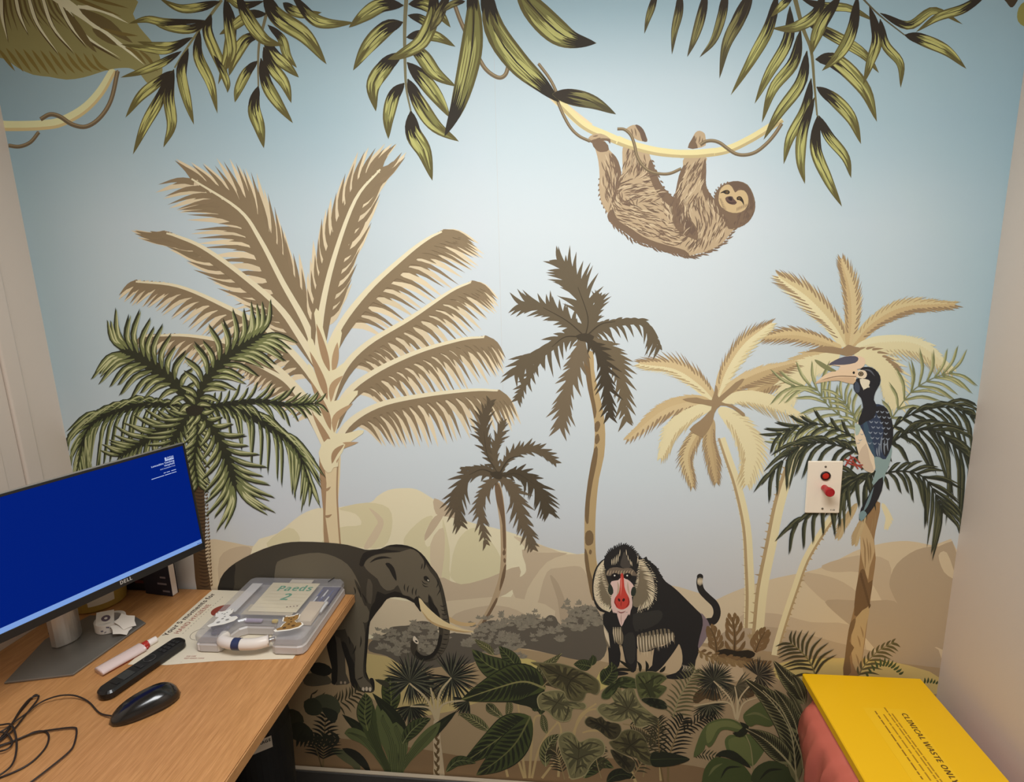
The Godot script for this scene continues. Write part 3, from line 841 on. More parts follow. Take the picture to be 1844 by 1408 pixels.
	comb([262,240, 300,180, 360,140, 430,118, 500,140, 550,195, 580,250], -1, 26, [26, 34, 26], [64, 64], 13, black, {"jit": 0.25, "base": 0.9})
	fill([400,300, 420,220, 440,170, 470,240, 500,310, 450,330], rgb(74, 68, 60), 2)
	for a in [[320,240,322,300],[335,230,336,300],[350,215,352,300],[366,200,366,290],[382,190,380,270],[400,150,394,220],[455,150,462,210],[470,200,480,260],[490,240,500,300],[505,260,512,310],[570,200,560,290],[575,250,580,330],[590,240,590,300]]:
		blade([a[0], a[1], (a[0] + a[2]) * 0.5, (a[1] + a[3]) * 0.5, a[2], a[3]], 7, pale)
	comb([215,330, 230,440, 270,540, 320,620], -1, 18, [34, 40, 30], [60, 60], 7, pale, {"jit": 0.2})
	comb([590,300, 580,400, 570,480, 520,600], 1, 18, [30, 36, 30], [60, 60], 7, pale, {"jit": 0.2})
	# brow
	fill([265,380, 300,330, 370,318, 430,330, 500,325, 545,370, 550,400, 480,390, 420,380, 350,390, 290,400], rgb(112, 98, 82), 2)
	for i in 10:
		blade([290 + i * 26, 345, 285 + i * 25, 365, 275 + i * 26, 395], 8, rgb(176, 156, 126))
	# face
	fill([320,450, 380,440, 400,420, 440,420, 480,440, 520,480, 530,520, 505,560, 515,650, 500,720, 430,745, 360,740, 320,700, 315,600, 335,540, 310,490], pink, 2)
	fill([300,470, 330,510, 335,560, 310,580, 285,540], rgb(44, 50, 40), 2)
	fill([520,500, 550,520, 540,580, 510,590, 500,550], rgb(44, 50, 40), 2)
	blade([375,450, 385,520, 365,600], 20, rgb(190, 164, 140))
	blade([470,450, 475,520, 490,580], 16, rgb(190, 164, 140))
	for x in [352, 470]:
		oval(x, 402, 38, 30, 0, rgb(28, 24, 22))
		oval(x - 4, 396, 8, 8, 0, rgb(220, 214, 200))
	# nose
	fill([405,385, 425,378, 434,420, 440,500, 460,560, 485,610, 486,670, 450,705, 410,715, 365,695, 345,640, 355,600, 385,560, 398,500], rgb(196, 66, 54), 2)
	blade([412,400, 412,480, 404,590], 10, rgb(226, 130, 112))
	blade([360,600, 350,650, 380,695], 12, rgb(150, 40, 34))
	blade([470,590, 482,650, 450,700], 12, rgb(150, 40, 34))
	oval(390, 625, 10, 16, -25, rgb(60, 20, 18))
	oval(432, 625, 12, 16, 25, rgb(60, 20, 18))
	blade([410,630, 408,660, 408,690], 6, rgb(110, 30, 26))
	# mouth and beard
	blade([370,728, 410,745, 455,728], 12, rgb(150, 90, 86))
	fill([370,745, 410,752, 460,740, 470,770, 440,820, 412,875, 385,810], pink, 2)
	blade([410,750, 408,800, 412,870], 7, rgb(170, 140, 120))
	for i in 9:
		blade([320 + i * 3, 690 + i * 3, 328 + i * 5, 715 + i * 4, 335 + i * 6, 750], 7, pink)
		blade([500 - i * 2, 690 + i * 3, 495 - i * 4, 720 + i * 4, 490 - i * 5, 770], 7, pink)
	# back tufts
	comb([640,250, 690,290, 740,340, 780,410], -1, 12, [22, 30, 22], [40, 40], 16, black, {"jit": 0.2, "base": 0.9})
	press("mandrill_print", "black mandrill with red nose and curled tail")

func print_branch() -> void:
	var pale := rgb(226, 214, 158)
	var under := rgb(190, 172, 124)
	ink(1.15, 43)
	at(800, 0, 0.2495)
	line([725,610, 780,690, 900,800, 1050,920], 56, 64, rgb(226, 206, 164))
	at(1020, 180, 0.2131)
	line([-130,-70, 0,80, 150,215, 340,300, 520,375, 760,435, 1000,455, 1200,445, 1380,410, 1550,330, 1700,240, 1820,160], 70, 60, pale)
	line([-140,-45, 0,105, 150,240, 330,325, 520,398, 760,458, 1000,478, 1200,470, 1380,435, 1560,350, 1710,258, 1830,175], 26, 24, under)
	press("branch_print", "pale yellow curved branch")
	ink(1.5, 44)
	at(0, 0, 1)
	line([-10,226, 40,226, 80,224, 110,218, 150,196, 180,165, 205,125], 17, 14, pale)
	line([-10,233, 40,233, 80,231, 112,225, 152,203, 184,170, 208,128], 6, 5, under)
	press("branch_print", "pale branch end by the corner")

func vine(sp: Array, w: float) -> void:
	line(sp, w, w, rgb(112, 96, 72))
	var off := []
	for i in range(0, sp.size(), 2):
		off.append(sp[i])
		off.append(sp[i + 1] - w * 0.22)
	line(off, w * 0.36, w * 0.36, rgb(150, 132, 100))

func print_sloth() -> void:
	var base := rgb(186, 163, 130)
	var fd := rgb(122, 100, 79)
	var deep := rgb(108, 88, 72)
	ink(1.1, 45)
	at(1020, 180, 0.2131)
	# far leg and body
	fill([215,360, 245,420, 270,520, 280,640, 275,740, 290,850, 330,930, 355,950, 400,860, 440,760, 466,640, 440,520, 400,460, 360,420, 325,350, 270,340], base, 2)
	fill([355,940, 345,985, 370,1030, 440,1085, 520,1140, 580,1190, 660,1215, 740,1245, 830,1285, 930,1300, 1040,1318, 1100,1300, 1180,1285, 1260,1250, 1320,1210, 1370,1150, 1420,1090, 1480,1040, 1400,920, 1260,850, 1215,790, 1185,740, 1175,680, 1180,600, 1180,520, 1175,480, 1000,480, 985,560, 950,640, 925,760, 908,838, 880,800, 830,750, 790,690, 750,590, 715,500, 690,430, 660,395, 580,380, 490,385, 472,440, 475,560, 466,640, 440,740, 400,840], base, 2)
	# shaded masses of darker fur
	fill([400,850, 440,760, 466,640, 440,520, 400,460, 380,460, 410,560, 420,660, 410,760, 380,860, 355,945], fd, 2)
	fill([215,360, 325,350, 360,420, 310,440, 260,430], fd, 2)
	fill([345,985, 370,1030, 440,1085, 520,1140, 580,1190, 660,1215, 740,1245, 830,1285, 930,1300, 1040,1318, 1000,1270, 900,1240, 760,1200, 640,1150, 540,1080, 440,1020, 400,940, 370,930], fd, 2)
	fill([715,500, 750,590, 790,690, 830,750, 880,800, 908,838, 905,900, 850,880, 780,800, 740,740, 700,640, 690,560], fd, 2)
	fill([908,838, 925,760, 950,640, 985,560, 1010,560, 985,680, 960,800, 980,920, 1040,1000, 1100,1080, 1115,1180, 1060,1170, 960,1120, 900,1040, 890,940], fd, 2)
	fill([920,860, 945,900, 1000,980, 1060,1040, 1105,1130, 1060,1140, 990,1060, 930,980], deep, 2)
	fill([1175,490, 1182,600, 1178,690, 1190,750, 1220,800, 1270,860, 1330,950, 1400,1000, 1430,1075, 1370,1090, 1330,1010, 1250,940, 1190,860, 1150,780, 1135,680, 1150,560], fd, 2)
	# fur
	var lie := [340,500,70, 320,760,80, 350,900,70, 520,500,110, 620,480,80, 560,760,170, 700,760,175, 500,950,15, 700,950,10, 640,1120,25, 880,1180,200, 1050,620,120, 1040,820,120, 1100,950,75, 1200,950,80, 1180,1150,110, 1320,1080,115, 1000,1250,130]
	var body := [300,480, 390,480, 430,620, 470,640, 490,420, 640,420, 720,620, 880,860, 960,700, 1020,520, 1150,520, 1160,720, 1280,900, 1400,1020, 1300,1190, 1100,1270, 900,1230, 640,1130, 420,1010, 330,860, 300,700]
	fur(body, lie, 420, 104, 10, fd, 0.12)
	fur(body, lie, 150, 90, 7, rgb(206, 186, 152), 0.12)
	fur(body, lie, 110, 90, 8, deep, 0.12)
	# shaggy outline
	comb([350,1000, 440,1085, 580,1190, 740,1245, 930,1300, 1040,1316, 1180,1285, 1320,1210, 1420,1090], 1, 40, [40, 64, 44], [20, 20], 16, fd, {"jit": 0.3, "base": 0.9})
	comb([1180,520, 1176,680, 1190,750, 1260,850], 1, 9, [24, 30, 24], [150, 150], 14, fd, {"jit": 0.3, "base": 0.9})
	comb([715,490, 760,610, 830,750, 905,835], -1, 9, [24, 30, 24], [26, 26], 14, fd, {"jit": 0.3, "base": 0.9})
	comb([276,640, 278,760, 295,860, 345,950], 1, 8, [14, 24, 24], [24, 24], 12, fd, {"jit": 0.3, "base": 0.9})
	# near hands above the branch
	fill([490,262, 520,232, 560,212, 610,215, 650,250, 675,310, 682,352, 600,340, 540,300], base, 2)
	fill([580,212, 615,216, 650,250, 675,310, 682,352, 640,345, 620,280], deep, 2)
	fill([1025,405, 1060,330, 1090,275, 1125,260, 1165,280, 1176,320, 1176,385, 1100,408], base, 2)
	fill([1025,405, 1060,330, 1085,300, 1090,350, 1110,408], fd, 2)
	fill([185,322, 230,290, 290,284, 345,308, 372,335, 368,372, 352,350, 320,345, 260,362, 210,360], base, 2)
	fill([200,345, 270,325, 345,325, 372,335, 368,372, 352,350, 320,345, 260,362, 210,362], fd, 2)
	for a in [[545,240,560,300],[575,235,590,310],[1100,310,1075,380],[1130,300,1115,370],[1150,320,1140,380],[220,310,270,300],[240,335,290,318]]:
		blade([a[0], a[1], (a[0] + a[2]) * 0.5 + 3, (a[1] + a[3]) * 0.5, a[2], a[3]], 10, fd)
	# head
	fill([1250,840, 1258,790, 1300,730, 1370,695, 1450,685, 1530,715, 1575,790, 1595,870, 1590,940, 1555,1010, 1505,1055, 1420,1085, 1370,1020, 1300,940, 1270,880], fd, 2)
	fill([1380,700, 1450,690, 1525,722, 1565,790, 1580,870, 1570,940, 1545,860, 1500,770, 1440,740], deep, 2)
	fur([1530,800, 1590,860, 1580,960, 1500,1050, 1420,1070, 1400,980, 1500,960], [1550,900,110, 1450,1020,110], 30, 50, 10, deep)
	comb([1590,930, 1550,1010, 1500,1050, 1430,1085], 1, 9, [24, 36, 24], [30, 30], 14, fd, {"jit": 0.3, "base": 0.9})
	comb([1255,860, 1258,790, 1300,730, 1370,695], -1, 8, [14, 20, 14], [40, 40], 12, fd, {"jit": 0.3, "base": 0.9})
	fill([1295,770, 1330,725, 1375,715, 1405,745, 1425,782, 1450,765, 1500,765, 1532,810, 1535,870, 1505,930, 1440,955, 1370,945, 1310,905, 1285,850], rgb(202, 176, 132), 2)
	fill([1370,705, 1400,735, 1425,780, 1460,745, 1500,740, 1460,700], deep, 2)
	fill([1297,788, 1330,766, 1360,760, 1380,775, 1372,795, 1345,796, 1325,785], rgb(52, 42, 32), 2)
	oval(1356, 778, 10, 10, 0, rgb(128, 100, 60))
	oval(1356, 778, 5, 5, 0, rgb(20, 16, 14))
	fill([1438,825, 1460,812, 1482,825, 1498,860, 1500,895, 1485,865, 1462,848, 1442,845], rgb(52, 42, 32), 2)
	oval(1460, 830, 10, 10, 0, rgb(128, 100, 60))
	oval(1460, 830, 5, 5, 0, rgb(20, 16, 14))
	fill([1342,830, 1365,815, 1400,815, 1412,835, 1440,865, 1420,885, 1380,880, 1352,860], rgb(98, 76, 66), 2)
	fill([1365,828, 1385,818, 1400,832, 1398,850, 1378,848], rgb(56, 42, 38), 2)
	blade([1352,850, 1390,872, 1438,864], 6, rgb(48, 36, 32))
	for i in 9:
		blade([1292 + i * 4, 830 + i * 11, 1300 + i * 4, 838 + i * 11, 1316 + i * 5, 840 + i * 10], 5, fd)
		blade([1440 + i * 10, 905 - i * 4, 1441 + i * 10, 922 - i * 4, 1438 + i * 11, 945 - i * 5], 5, fd)
	press("sloth_print", "brown sloth hanging from the branch")
	# branch passes in front of the wrists, vine round it
	ink(1.15, 46)
	at(1020, 180, 0.2131)
	line([430,335, 520,372, 640,405, 760,432, 900,450], 70, 66, rgb(226, 214, 158))
	line([430,362, 520,396, 640,430, 760,457, 900,474], 26, 25, rgb(190, 172, 124))
	line([960,454, 1100,452, 1250,438], 66, 66, rgb(226, 214, 158))
	line([960,478, 1100,477, 1250,462], 25, 25, rgb(190, 172, 124))
	vine([-236,-306, -141,-178, -84,-61, -61,47, 19,211, 100,300, 200,350], 26)
	vine([430,245, 490,250, 545,300, 575,380, 595,470, 640,550, 710,605, 800,625, 880,620, 970,580], 26)
	vine([1130,380, 1180,350, 1240,345, 1300,365, 1360,410, 1430,455, 1510,465, 1600,440, 1690,370, 1760,290, 1820,200], 30)
	at(800, 0, 0.2495)
	vine([70,20, 130,180, 250,420, 310,510, 390,560, 440,540, 465,470], 30)
	at(0, 0, 1)
	vine([15,262, 35,264, 55,256, 70,238], 7)
	vine([73,215, 90,206, 108,210, 130,224, 155,228, 180,212, 200,180, 212,128], 8)
	press("vine_print", "thin brown vine twisting round the branch")

func print_hornbill() -> void:
	var black := rgb(34, 34, 38)
	var navy := rgb(48, 60, 82)
	var cream := rgb(226, 206, 176)
	ink(1.2, 47)
	at(1360, 450, 0.355)
	# belly
	fill([505,890, 545,860, 590,960, 620,1060, 605,1110, 590,1130, 550,1110, 530,1060, 505,960], cream, 2)
	fill([520,1040, 560,980, 580,1060, 600,1120, 560,1120, 530,1080], rgb(204, 184, 158), 2)
	for a in [[515,930],[530,960],[522,900],[540,930],[520,975]]:
		blade([a[0] - 10, a[1], a[0], a[1] + 6, a[0] + 12, a[1] - 2], 6, rgb(176, 170, 160))
	# tail
	fill([600,1040, 640,1040, 660,1100, 650,1170, 615,1200, 590,1180, 610,1120], rgb(136, 158, 156), 2)
	fill([650,980, 690,990, 685,1060, 660,1130, 640,1080], rgb(136, 158, 156), 2)
	fill([600,1190, 645,1150, 640,1220, 600,1300, 560,1350, 525,1370, 535,1310, 570,1250], black, 2)
	blade([600,1200, 570,1280, 545,1330], 14, rgb(110, 132, 138))
	fill([525,1340, 545,1320, 565,1340, 535,1376], rgb(120, 146, 150), 2)
	# feet
	for a in [[455,1095,490,1050,530,1080],[450,1060,490,1075,540,1105],[480,1040,500,1080,520,1110],[460,1075,500,1090,545,1090]]:
		line([a[0], a[1], a[2], a[3], a[4], a[5]], 7, 7, rgb(158, 62, 48))
	# body and wing
	fill([545,800, 600,780, 650,790, 680,830, 698,900, 690,990, 660,1060, 630,1050, 600,1040, 570,980, 545,920, 525,880, 535,840], navy, 2)
	fill([600,800, 650,792, 680,832, 698,900, 692,980, 660,1050, 640,1000, 650,900, 620,840], black, 2)
	fill([545,870, 560,860, 590,960, 610,1050, 590,1030, 560,960], rgb(60, 82, 100), 2)
	for j in 7:
		for i in 4:
			var x := 590.0 + i * 26.0 + (j % 2) * 12.0 - j * 2
			var y := 815.0 + j * 27.0 + i * 2
			if x < 690.0 - absf(j - 3) * 4.0:
				blade([x - 10, y - 4, x, y + 5, x + 11, y - 3], 7, rgb(128, 138, 150))
	for a in [[640,940,638,1030],[655,960,655,1040],[615,1000,622,1050],[628,980,630,1050],[670,960,672,1020]]:
		blade([a[0], a[1], (a[0] + a[2]) * 0.5 - 3, (a[1] + a[3]) * 0.5, a[2], a[3]], 7, rgb(132, 142, 152))
	fill([505,890, 520,880, 535,905, 515,940, 505,930], rgb(168, 186, 172), 2)
	# neck and head
	fill([535,598, 570,592, 605,605, 632,640, 630,680, 608,720, 600,760, 615,795, 600,850, 560,870, 530,890, 520,870, 535,830, 545,800, 535,750, 510,725, 497,700, 500,660, 520,650, 530,620], black, 2)
	fill([500,690, 512,665, 528,690, 525,720, 508,720], rgb(66, 74, 88), 2)
	blade([545,606, 580,612, 605,640], 8, rgb(92, 96, 104))
	fill([528,655, 560,655, 580,665, 572,690, 555,705, 540,695], rgb(228, 216, 190), 2)
	for i in 6:
		blade([540 + i * 6, 680, 546 + i * 6, 695, 548 + i * 5, 712 - i * 4], 6, rgb(228, 216, 190))
	fill([508,620, 530,608, 555,612, 565,630, 555,650, 525,650, 510,640], rgb(230, 208, 180), 2)
	oval(534, 628, 14, 12, 0, rgb(60, 50, 40))
	oval(534, 628, 9, 8, 0, rgb(150, 128, 96))
	oval(534, 628, 4, 4, 0, rgb(15, 14, 14))
	# bill and casque
	fill([302,676, 330,650, 370,622, 430,606, 500,604, 520,612, 512,645, 498,672, 440,665, 390,660, 340,668], rgb(226, 198, 162), 2)
	line([300,676, 350,655, 420,640, 510,642], 3, 5, rgb(130, 104, 80))
	fill([300,678, 330,660, 400,648, 500,648, 495,680, 420,662, 350,668], rgb(206, 176, 140), 2)
	fill([370,580, 400,560, 450,540, 510,536, 550,548, 556,575, 535,600, 480,608, 420,606, 430,590], rgb(226, 198, 168), 2)
	fill([370,582, 400,560, 450,541, 505,538, 522,552, 505,572, 450,582, 400,582], rgb(84, 82, 96), 2)
	fill([300,555, 330,565, 375,592, 410,612, 390,616, 345,600, 310,572], rgb(128, 128, 88), 2)
	oval(498, 622, 6, 7, 0, rgb(40, 34, 30))
	press("hornbill_print", "black hornbill with casqued cream bill")
# ---------------------------------------------------------------- mural: near palms, undergrowth, hanging leaves
func green_frond(sp: Array, nf: int, lf: Array, la: Array, ra: Array, w: float, pal: Array, drop := 0.08, curl := 14.0, mass := 1.0) -> void:
	var n := int(nf * 0.82)
	var l := [lf[0] * 1.25, lf[1] * 1.3, lf[2] * 1.3]
	var dark: Color = pal[0]
	var mid: Color = pal[1]
	var lite: Color = pal[2]
	var rs := n * 97
	for sd in [-1.0, 1.0]:
		var an: Array = la if sd < 0 else ra
		var swing: float = (an[0] + an[1]) * 0.5
		flank(sp, sd, mass * l[1] * 0.34 * sin(deg_to_rad(minf(swing, 60.0))), dark)
		rng.seed = rs
		comb(sp, sd, n, l, an, w * lerpf(1.05, 1.5, mass), dark, {"curl": curl, "g": drop, "jit": 0.16, "k": 0.75, "base": 0.6})
		rng.seed = rs
		comb(sp, sd, n, [l[0] * 0.97, l[1] * 0.97, l[2] * 0.97], an, w * lerpf(0.7, 1.05, mass), mid, {"curl": curl, "g": drop, "jit": 0.16, "k": 0.8, "base": 0.2, "lift": 0.1, "ph": 0.42})
		rng.seed = rs
		comb(sp, sd, n, [l[0] * 0.95, l[1] * 0.95, l[2] * 0.95], an, w * lerpf(0.25, 0.45, mass), lite, {"curl": curl, "g": drop, "jit": 0.16, "k": 0.9, "base": 0.0, "lift": 0.3, "ph": 0.36})
	line(sp, w * 0.5, w * 0.2, dark)

func print_green_palm() -> void:
	var pal := [rgb(46, 48, 30), rgb(116, 122, 76), rgb(190, 190, 142)]
	var pal2 := [rgb(40, 42, 27), rgb(94, 102, 60), rgb(178, 180, 130)]
	ink(1.18, 51)
	at(120, 560, 0.3125)
	# trunk
	fill([700,560, 770,560, 770,800, 790,1000, 800,1200, 800,1400, 840,1660, 760,1660, 730,1400, 720,1200, 715,1000, 712,800], rgb(96, 74, 48), 2)
	for i in 40:
		var y := 800.0 + i * 20.0
		var x := 790.0 + i * 1.1
		blade([x - 70, y, x - 30, y + 8, x, y - 6], 10, rgb(70, 52, 34))
		blade([x - 8, y + 4, x + 4, y, x + 6, y - 12], 9, rgb(110, 86, 56))
	# drooping back fronds
	green_frond([740,560, 480,530, 260,580, 120,680, 60,900], 30, [40, 190, 60], [70, 16], [20, 10], 19, pal2, 0.5, 6, 0.55)
	green_frond([740,560, 980,560, 1200,680, 1330,800, 1410,1010], 28, [40, 180, 70], [16, 8], [70, 16], 19, pal2, 0.45, 6, 0.55)
	green_frond([740,560, 900,540, 1100,520, 1290,540, 1450,530], 22, [40, 110, 60], [52, 30], [50, 26], 16, pal2, 0.05, 8, 0.55)
	green_frond([740,560, 600,650, 450,750, 300,840], 22, [40, 150, 80], [60, 40], [56, 40], 20, pal, 0.1, 10, 0.55)
	green_frond([740,560, 690,620, 620,740, 600,800], 14, [50, 140, 80], [56, 40], [56, 40], 20, pal, 0.06, 8, 0.55)
	green_frond([740,580, 760,700, 740,850, 760,1000], 16, [50, 110, 60], [46, 30], [46, 30], 20, pal, 0.1, 8, 0.55)
	# big front fronds
	green_frond([740,560, 620,410, 500,320, 390,250, 330,230], 18, [60, 190, 150], [72, 40], [66, 36], 28, pal, 0.0, 14, 0.55)
	green_frond([740,560, 800,410, 920,270, 1040,190, 1120,140], 19, [60, 180, 150], [60, 26], [66, 26], 28, pal, 0.0, 12, 0.55)
	green_frond([760,570, 860,700, 930,850, 960,960, 970,1000], 18, [60, 180, 190], [60, 30], [66, 20], 26, pal, 0.06, 10, 0.55)
	fill([690,560, 740,540, 790,555, 780,590, 740,605, 700,590], rgb(44, 40, 28), 2)
	press("green_palm_print", "dark green palm with drooping glossy fronds")

func print_right_palm() -> void:
	var dark := [rgb(40, 44, 33), rgb(58, 62, 44), rgb(92, 92, 64)]
	var lite := [rgb(118, 122, 84), rgb(158, 158, 112), rgb(190, 186, 140)]
	ink(1.25, 52)
	at(1300, 850, 0.2769)
	# trunk
	fill([950,200, 1030,200, 1010,330, 990,440, 1000,560, 985,680, 970,780, 960,880, 945,980, 930,1100, 915,1200, 900,1320, 790,1330, 800,1200, 815,1080, 835,980, 860,880, 875,760, 890,640, 900,520, 905,380], rgb(146, 116, 78), 2)
	fill([905,300, 950,360, 985,440, 992,520, 960,620, 950,700, 925,620, 900,500], rgb(186, 160, 118), 2)
	fill([870,770, 900,640, 930,640, 950,720, 980,700, 970,790, 950,870, 900,920, 860,930], rgb(112, 86, 56), 2)
	fill([960,870, 940,990, 925,1100, 905,1250, 890,1310, 850,1240, 840,1100, 860,960], rgb(182, 156, 112), 2)
	fill([835,980, 870,950, 860,1010, 830,1100, 860,1140, 830,1200, 840,1300, 790,1330, 800,1200, 815,1080], rgb(120, 94, 62), 2)
	for a in [[915,420,935,560],[940,420,955,600],[960,450,965,580],[925,500,930,640],[980,300,965,400],[1000,260,985,380],[880,1060,900,1140],[870,1180,890,1260],[900,1000,920,1080]]:
		blade([a[0], a[1], (a[0] + a[2]) * 0.5 + 4, (a[1] + a[3]) * 0.5, a[2], a[3]], 10, rgb(150, 122, 84))
	for i in 12:
		blade([900 + i * 5, 650 + i * 18, 905 + i * 5, 668 + i * 18, 900 + i * 5, 690 + i * 18], 14, rgb(96, 72, 46))
	# dry skirts below the crown
	pale_frond([880,200, 830,280, 790,340, 755,420], 12, [20, 44, 20], [30, 20], [34, 22], rgb(188, 166, 124), rgb(176, 154, 114), 10)
	pale_frond([930,280, 900,350, 880,400, 865,460], 10, [20, 40, 18], [30, 20], [34, 22], rgb(188, 166, 124), rgb(176, 154, 114), 10)
	pale_frond([1040,200, 1070,260, 1080,300, 1070,360], 8, [14, 34, 14], [30, 20], [30, 20], rgb(218, 208, 168), rgb(218, 208, 168), 12)
	press("leaning_trunk_print")
	ink(1.25, 53)
	at(1360, 450, 0.355)
	# light back fronds
	green_frond([560,1000, 480,880, 370,790, 300,700, 180,690], 15, [40, 130, 120], [56, 26], [56, 26], 15, lite, 0.04, 8, 0.0)
	green_frond([620,950, 700,840, 790,720, 900,650, 1000,620], 14, [40, 140, 130], [54, 30], [58, 26], 14, lite, 0.04, 10, 0.0)
	green_frond([560,1000, 520,880, 470,800, 430,740], 9, [30, 100, 80], [40, 26], [50, 30], 14, lite, 0.04, 8, 0.0)
	green_frond([560,1040, 430,940, 300,900, 200,930, 110,980], 15, [30, 80, 60], [46, 30], [40, 26], 13, lite, 0.06, 8, 0.0)
	press("palm_frond_print", "light green fronds round the hornbill")
	ink(1.25, 54)
	# dark drooping fronds
	green_frond([590,1040, 480,940, 340,885, 220,890, 110,940], 13, [30, 90, 90], [40, 20], [30, 16], 16, dark, 0.06, 8, 0.0)
	green_frond([590,1080, 480,1010, 330,975, 200,1010, 75,1140], 15, [30, 130, 90], [70, 20], [20, 10], 20, dark, 0.38, 6, 0.0)
	green_frond([640,960, 760,850, 880,805, 1000,800, 1110,850], 14, [30, 170, 120], [10, 6], [70, 30], 17, dark, 0.4, 6, 0.0)
	green_frond([620,1040, 760,930, 900,915, 1020,1000, 1090,1060], 15, [30, 220, 200], [12, 6], [70, 30], 20, dark, 0.35, 6, 0.0)
	green_frond([610,1120, 560,1160, 490,1150, 430,1200], 12, [40, 150, 110], [60, 30], [20, 10], 22, dark, 0.5, 4, 0.0)
	green_frond([620,1140, 740,1120, 850,1150, 920,1250, 950,1330], 16, [40, 150, 160], [40, 26], [66, 22], 18, dark, 0.3, 6, 0.0)
	green_frond([590,1120, 450,1200, 330,1300, 190,1400], 12, [60, 110, 80], [66, 30], [10, 10], 20, dark, 0.36, 6, 0.0)
	press("palm_frond_print", "dark green drooping fronds above the tan trunk")


func print_hanging_leaves() -> void:
	var edge := rgb(100, 92, 50)
	var pal := [edge, rgb(128, 126, 72), rgb(182, 180, 110), rgb(46, 39, 28)]
	var dim := [rgb(82, 74, 48), rgb(104, 98, 60), rgb(136, 130, 80), rgb(52, 44, 32)]
	# big striped leaf in the corner
	ink(2.1, 61)
	at(0, 0, 0.2495)
	fill([-60,-60, 920,-60, 960,100, 1010,200, 1080,280, 1140,370, 1165,460, 1170,540, 1090,620, 1020,545, 960,500, 900,490, 800,500, 700,530, 600,560, 480,575, 360,555, 240,540, 130,490, 50,430, -40,360], rgb(114, 110, 70), 2)
	for i in 12:
		var x := -20.0 + i * 62.0
		blade([x, 340 + i * 4, x + 60, 420 + i * 5, x + 130, 545 - absf(i - 5) * 6], 26, rgb(98, 86, 40), 1.0)
	for i in 13:
		blade([i * 34, -20, i * 38 + 10, 90, i * 46 + 40, 210 + rng.randf_range(-30, 40)], 18, rgb(82, 72, 42), 0.5, 0.8)
	var rib := rgb(206, 182, 150)
	for a in [[10,-40,15,120,55,290],[110,-40,140,100,200,240],[200,-40,270,170,420,385],[300,-40,380,190,530,375],[400,-40,500,170,620,330],[480,60,620,260,870,420]]:
		blade([a[0], a[1], a[2] + 8, a[3] + 18, a[4] + 8, a[5] + 22], 34, rgb(66, 54, 30), 0.5, 0.8)
		blade([a[0], a[1], a[2], a[3], a[4], a[5]], 24, rib, 0.5, 0.8)
	line([360,-60, 500,40, 640,140, 760,240, 880,330], 80, 26, rib)
	blade([840,300, 930,370, 1045,470], 22, rib, 0.5, 0.8)
	blade([560,50, 720,70, 930,170], 34, rib, 0.6, 0.8)
	fill([570,62, 680,90, 800,150, 900,250, 960,310, 880,280, 760,220, 650,150], rgb(82, 72, 42), 2)
	fill([665,205, 720,220, 800,280, 850,330, 780,310, 700,260], rgb(82, 72, 42), 2)
	fill([470,72, 520,110, 580,180, 640,280, 700,380, 620,320, 540,220], rgb(82, 72, 42), 2)
	for a in [[480,-40,620,20,880,120],[560,-40,700,0,930,60],[720,200,860,240,1000,260],[900,340,980,380,1060,470],[1000,360,1070,420,1140,520]]:
		blade([a[0], a[1], a[2], a[3], a[4], a[5]], 26, rgb(92, 80, 40), 1.0)
	press("broad_leaf_print", "broad olive leaf with pale ribs")
	# sprig by the corner
	ink(1.3, 62)
	at(0, 0, 0.2495)
	line([1600,0, 1520,110, 1430,230, 1340,360, 1260,490], 24, 12, rgb(126, 120, 84))
	for a in [[1590,10,1450,50,1300,60,1150,-10,70],[1500,150,1380,210,1200,190,1060,130,70],[1500,150,1200,160,1060,140,930,170,60],[1390,270,1250,330,1130,330,990,300,66],[1390,270,1220,360,1050,350,870,320,60],[1310,370,1180,450,1040,510,870,560,64],[1250,510,1130,600,1010,700,905,850,80],[1240,520,1150,720,1050,900,960,1115,86],[1255,500,1220,700,1240,900,1180,1065,84],[1360,350,1310,520,1350,720,1400,900,76],[1440,220,1430,400,1520,600,1570,820,80],[1525,100,1500,240,1600,480,1645,665,80],[1640,0,1670,200,1640,400,1575,610,80]]:
		sleaf([a[0], a[1], a[2], a[3], a[4], a[5], a[6], a[7]], a[8], pal)
	press("leaf_sprig_print", "olive leaf sprig")
	# second sprig
	ink(1.18, 63)
	at(400, 0, 0.2495)
	line([340,0, 310,140, 270,300, 260,450, 262,620], 26, 12, rgb(120, 112, 84))
	for a in [[300,10,150,40,60,-10,-40,-30,70],[320,100,200,110,80,190,-20,250,80],[270,260,170,290,90,420,50,550,90],[330,180,430,280,470,400,540,490,70],[300,260,370,390,470,480,555,560,84],[300,340,350,470,450,600,500,745,90],[280,420,320,600,400,740,512,890,90],[255,440,180,520,120,640,92,740,76],[262,620,230,780,270,920,302,1070,96],[440,20,500,70,600,100,720,90,80],[20,-10,50,200,70,380,20,520,80],[110,-40,180,120,300,280,440,330,96],[300,-40,400,120,600,260,755,465,130],[500,-40,640,120,760,170,960,165,90],[-60,400,0,500,40,600,40,670,50]]:
		sleaf([a[0], a[1], a[2], a[3], a[4], a[5], a[6], a[7]], a[8], pal)
	press("leaf_sprig_print", "olive leaf sprig with pointed leaves")
	# third sprig
	ink(1.08, 64)
	at(400, 0, 0.2495)
	line([1330,-20, 1318,200, 1320,450, 1330,640, 1362,800], 30, 12, rgb(124, 118, 88))
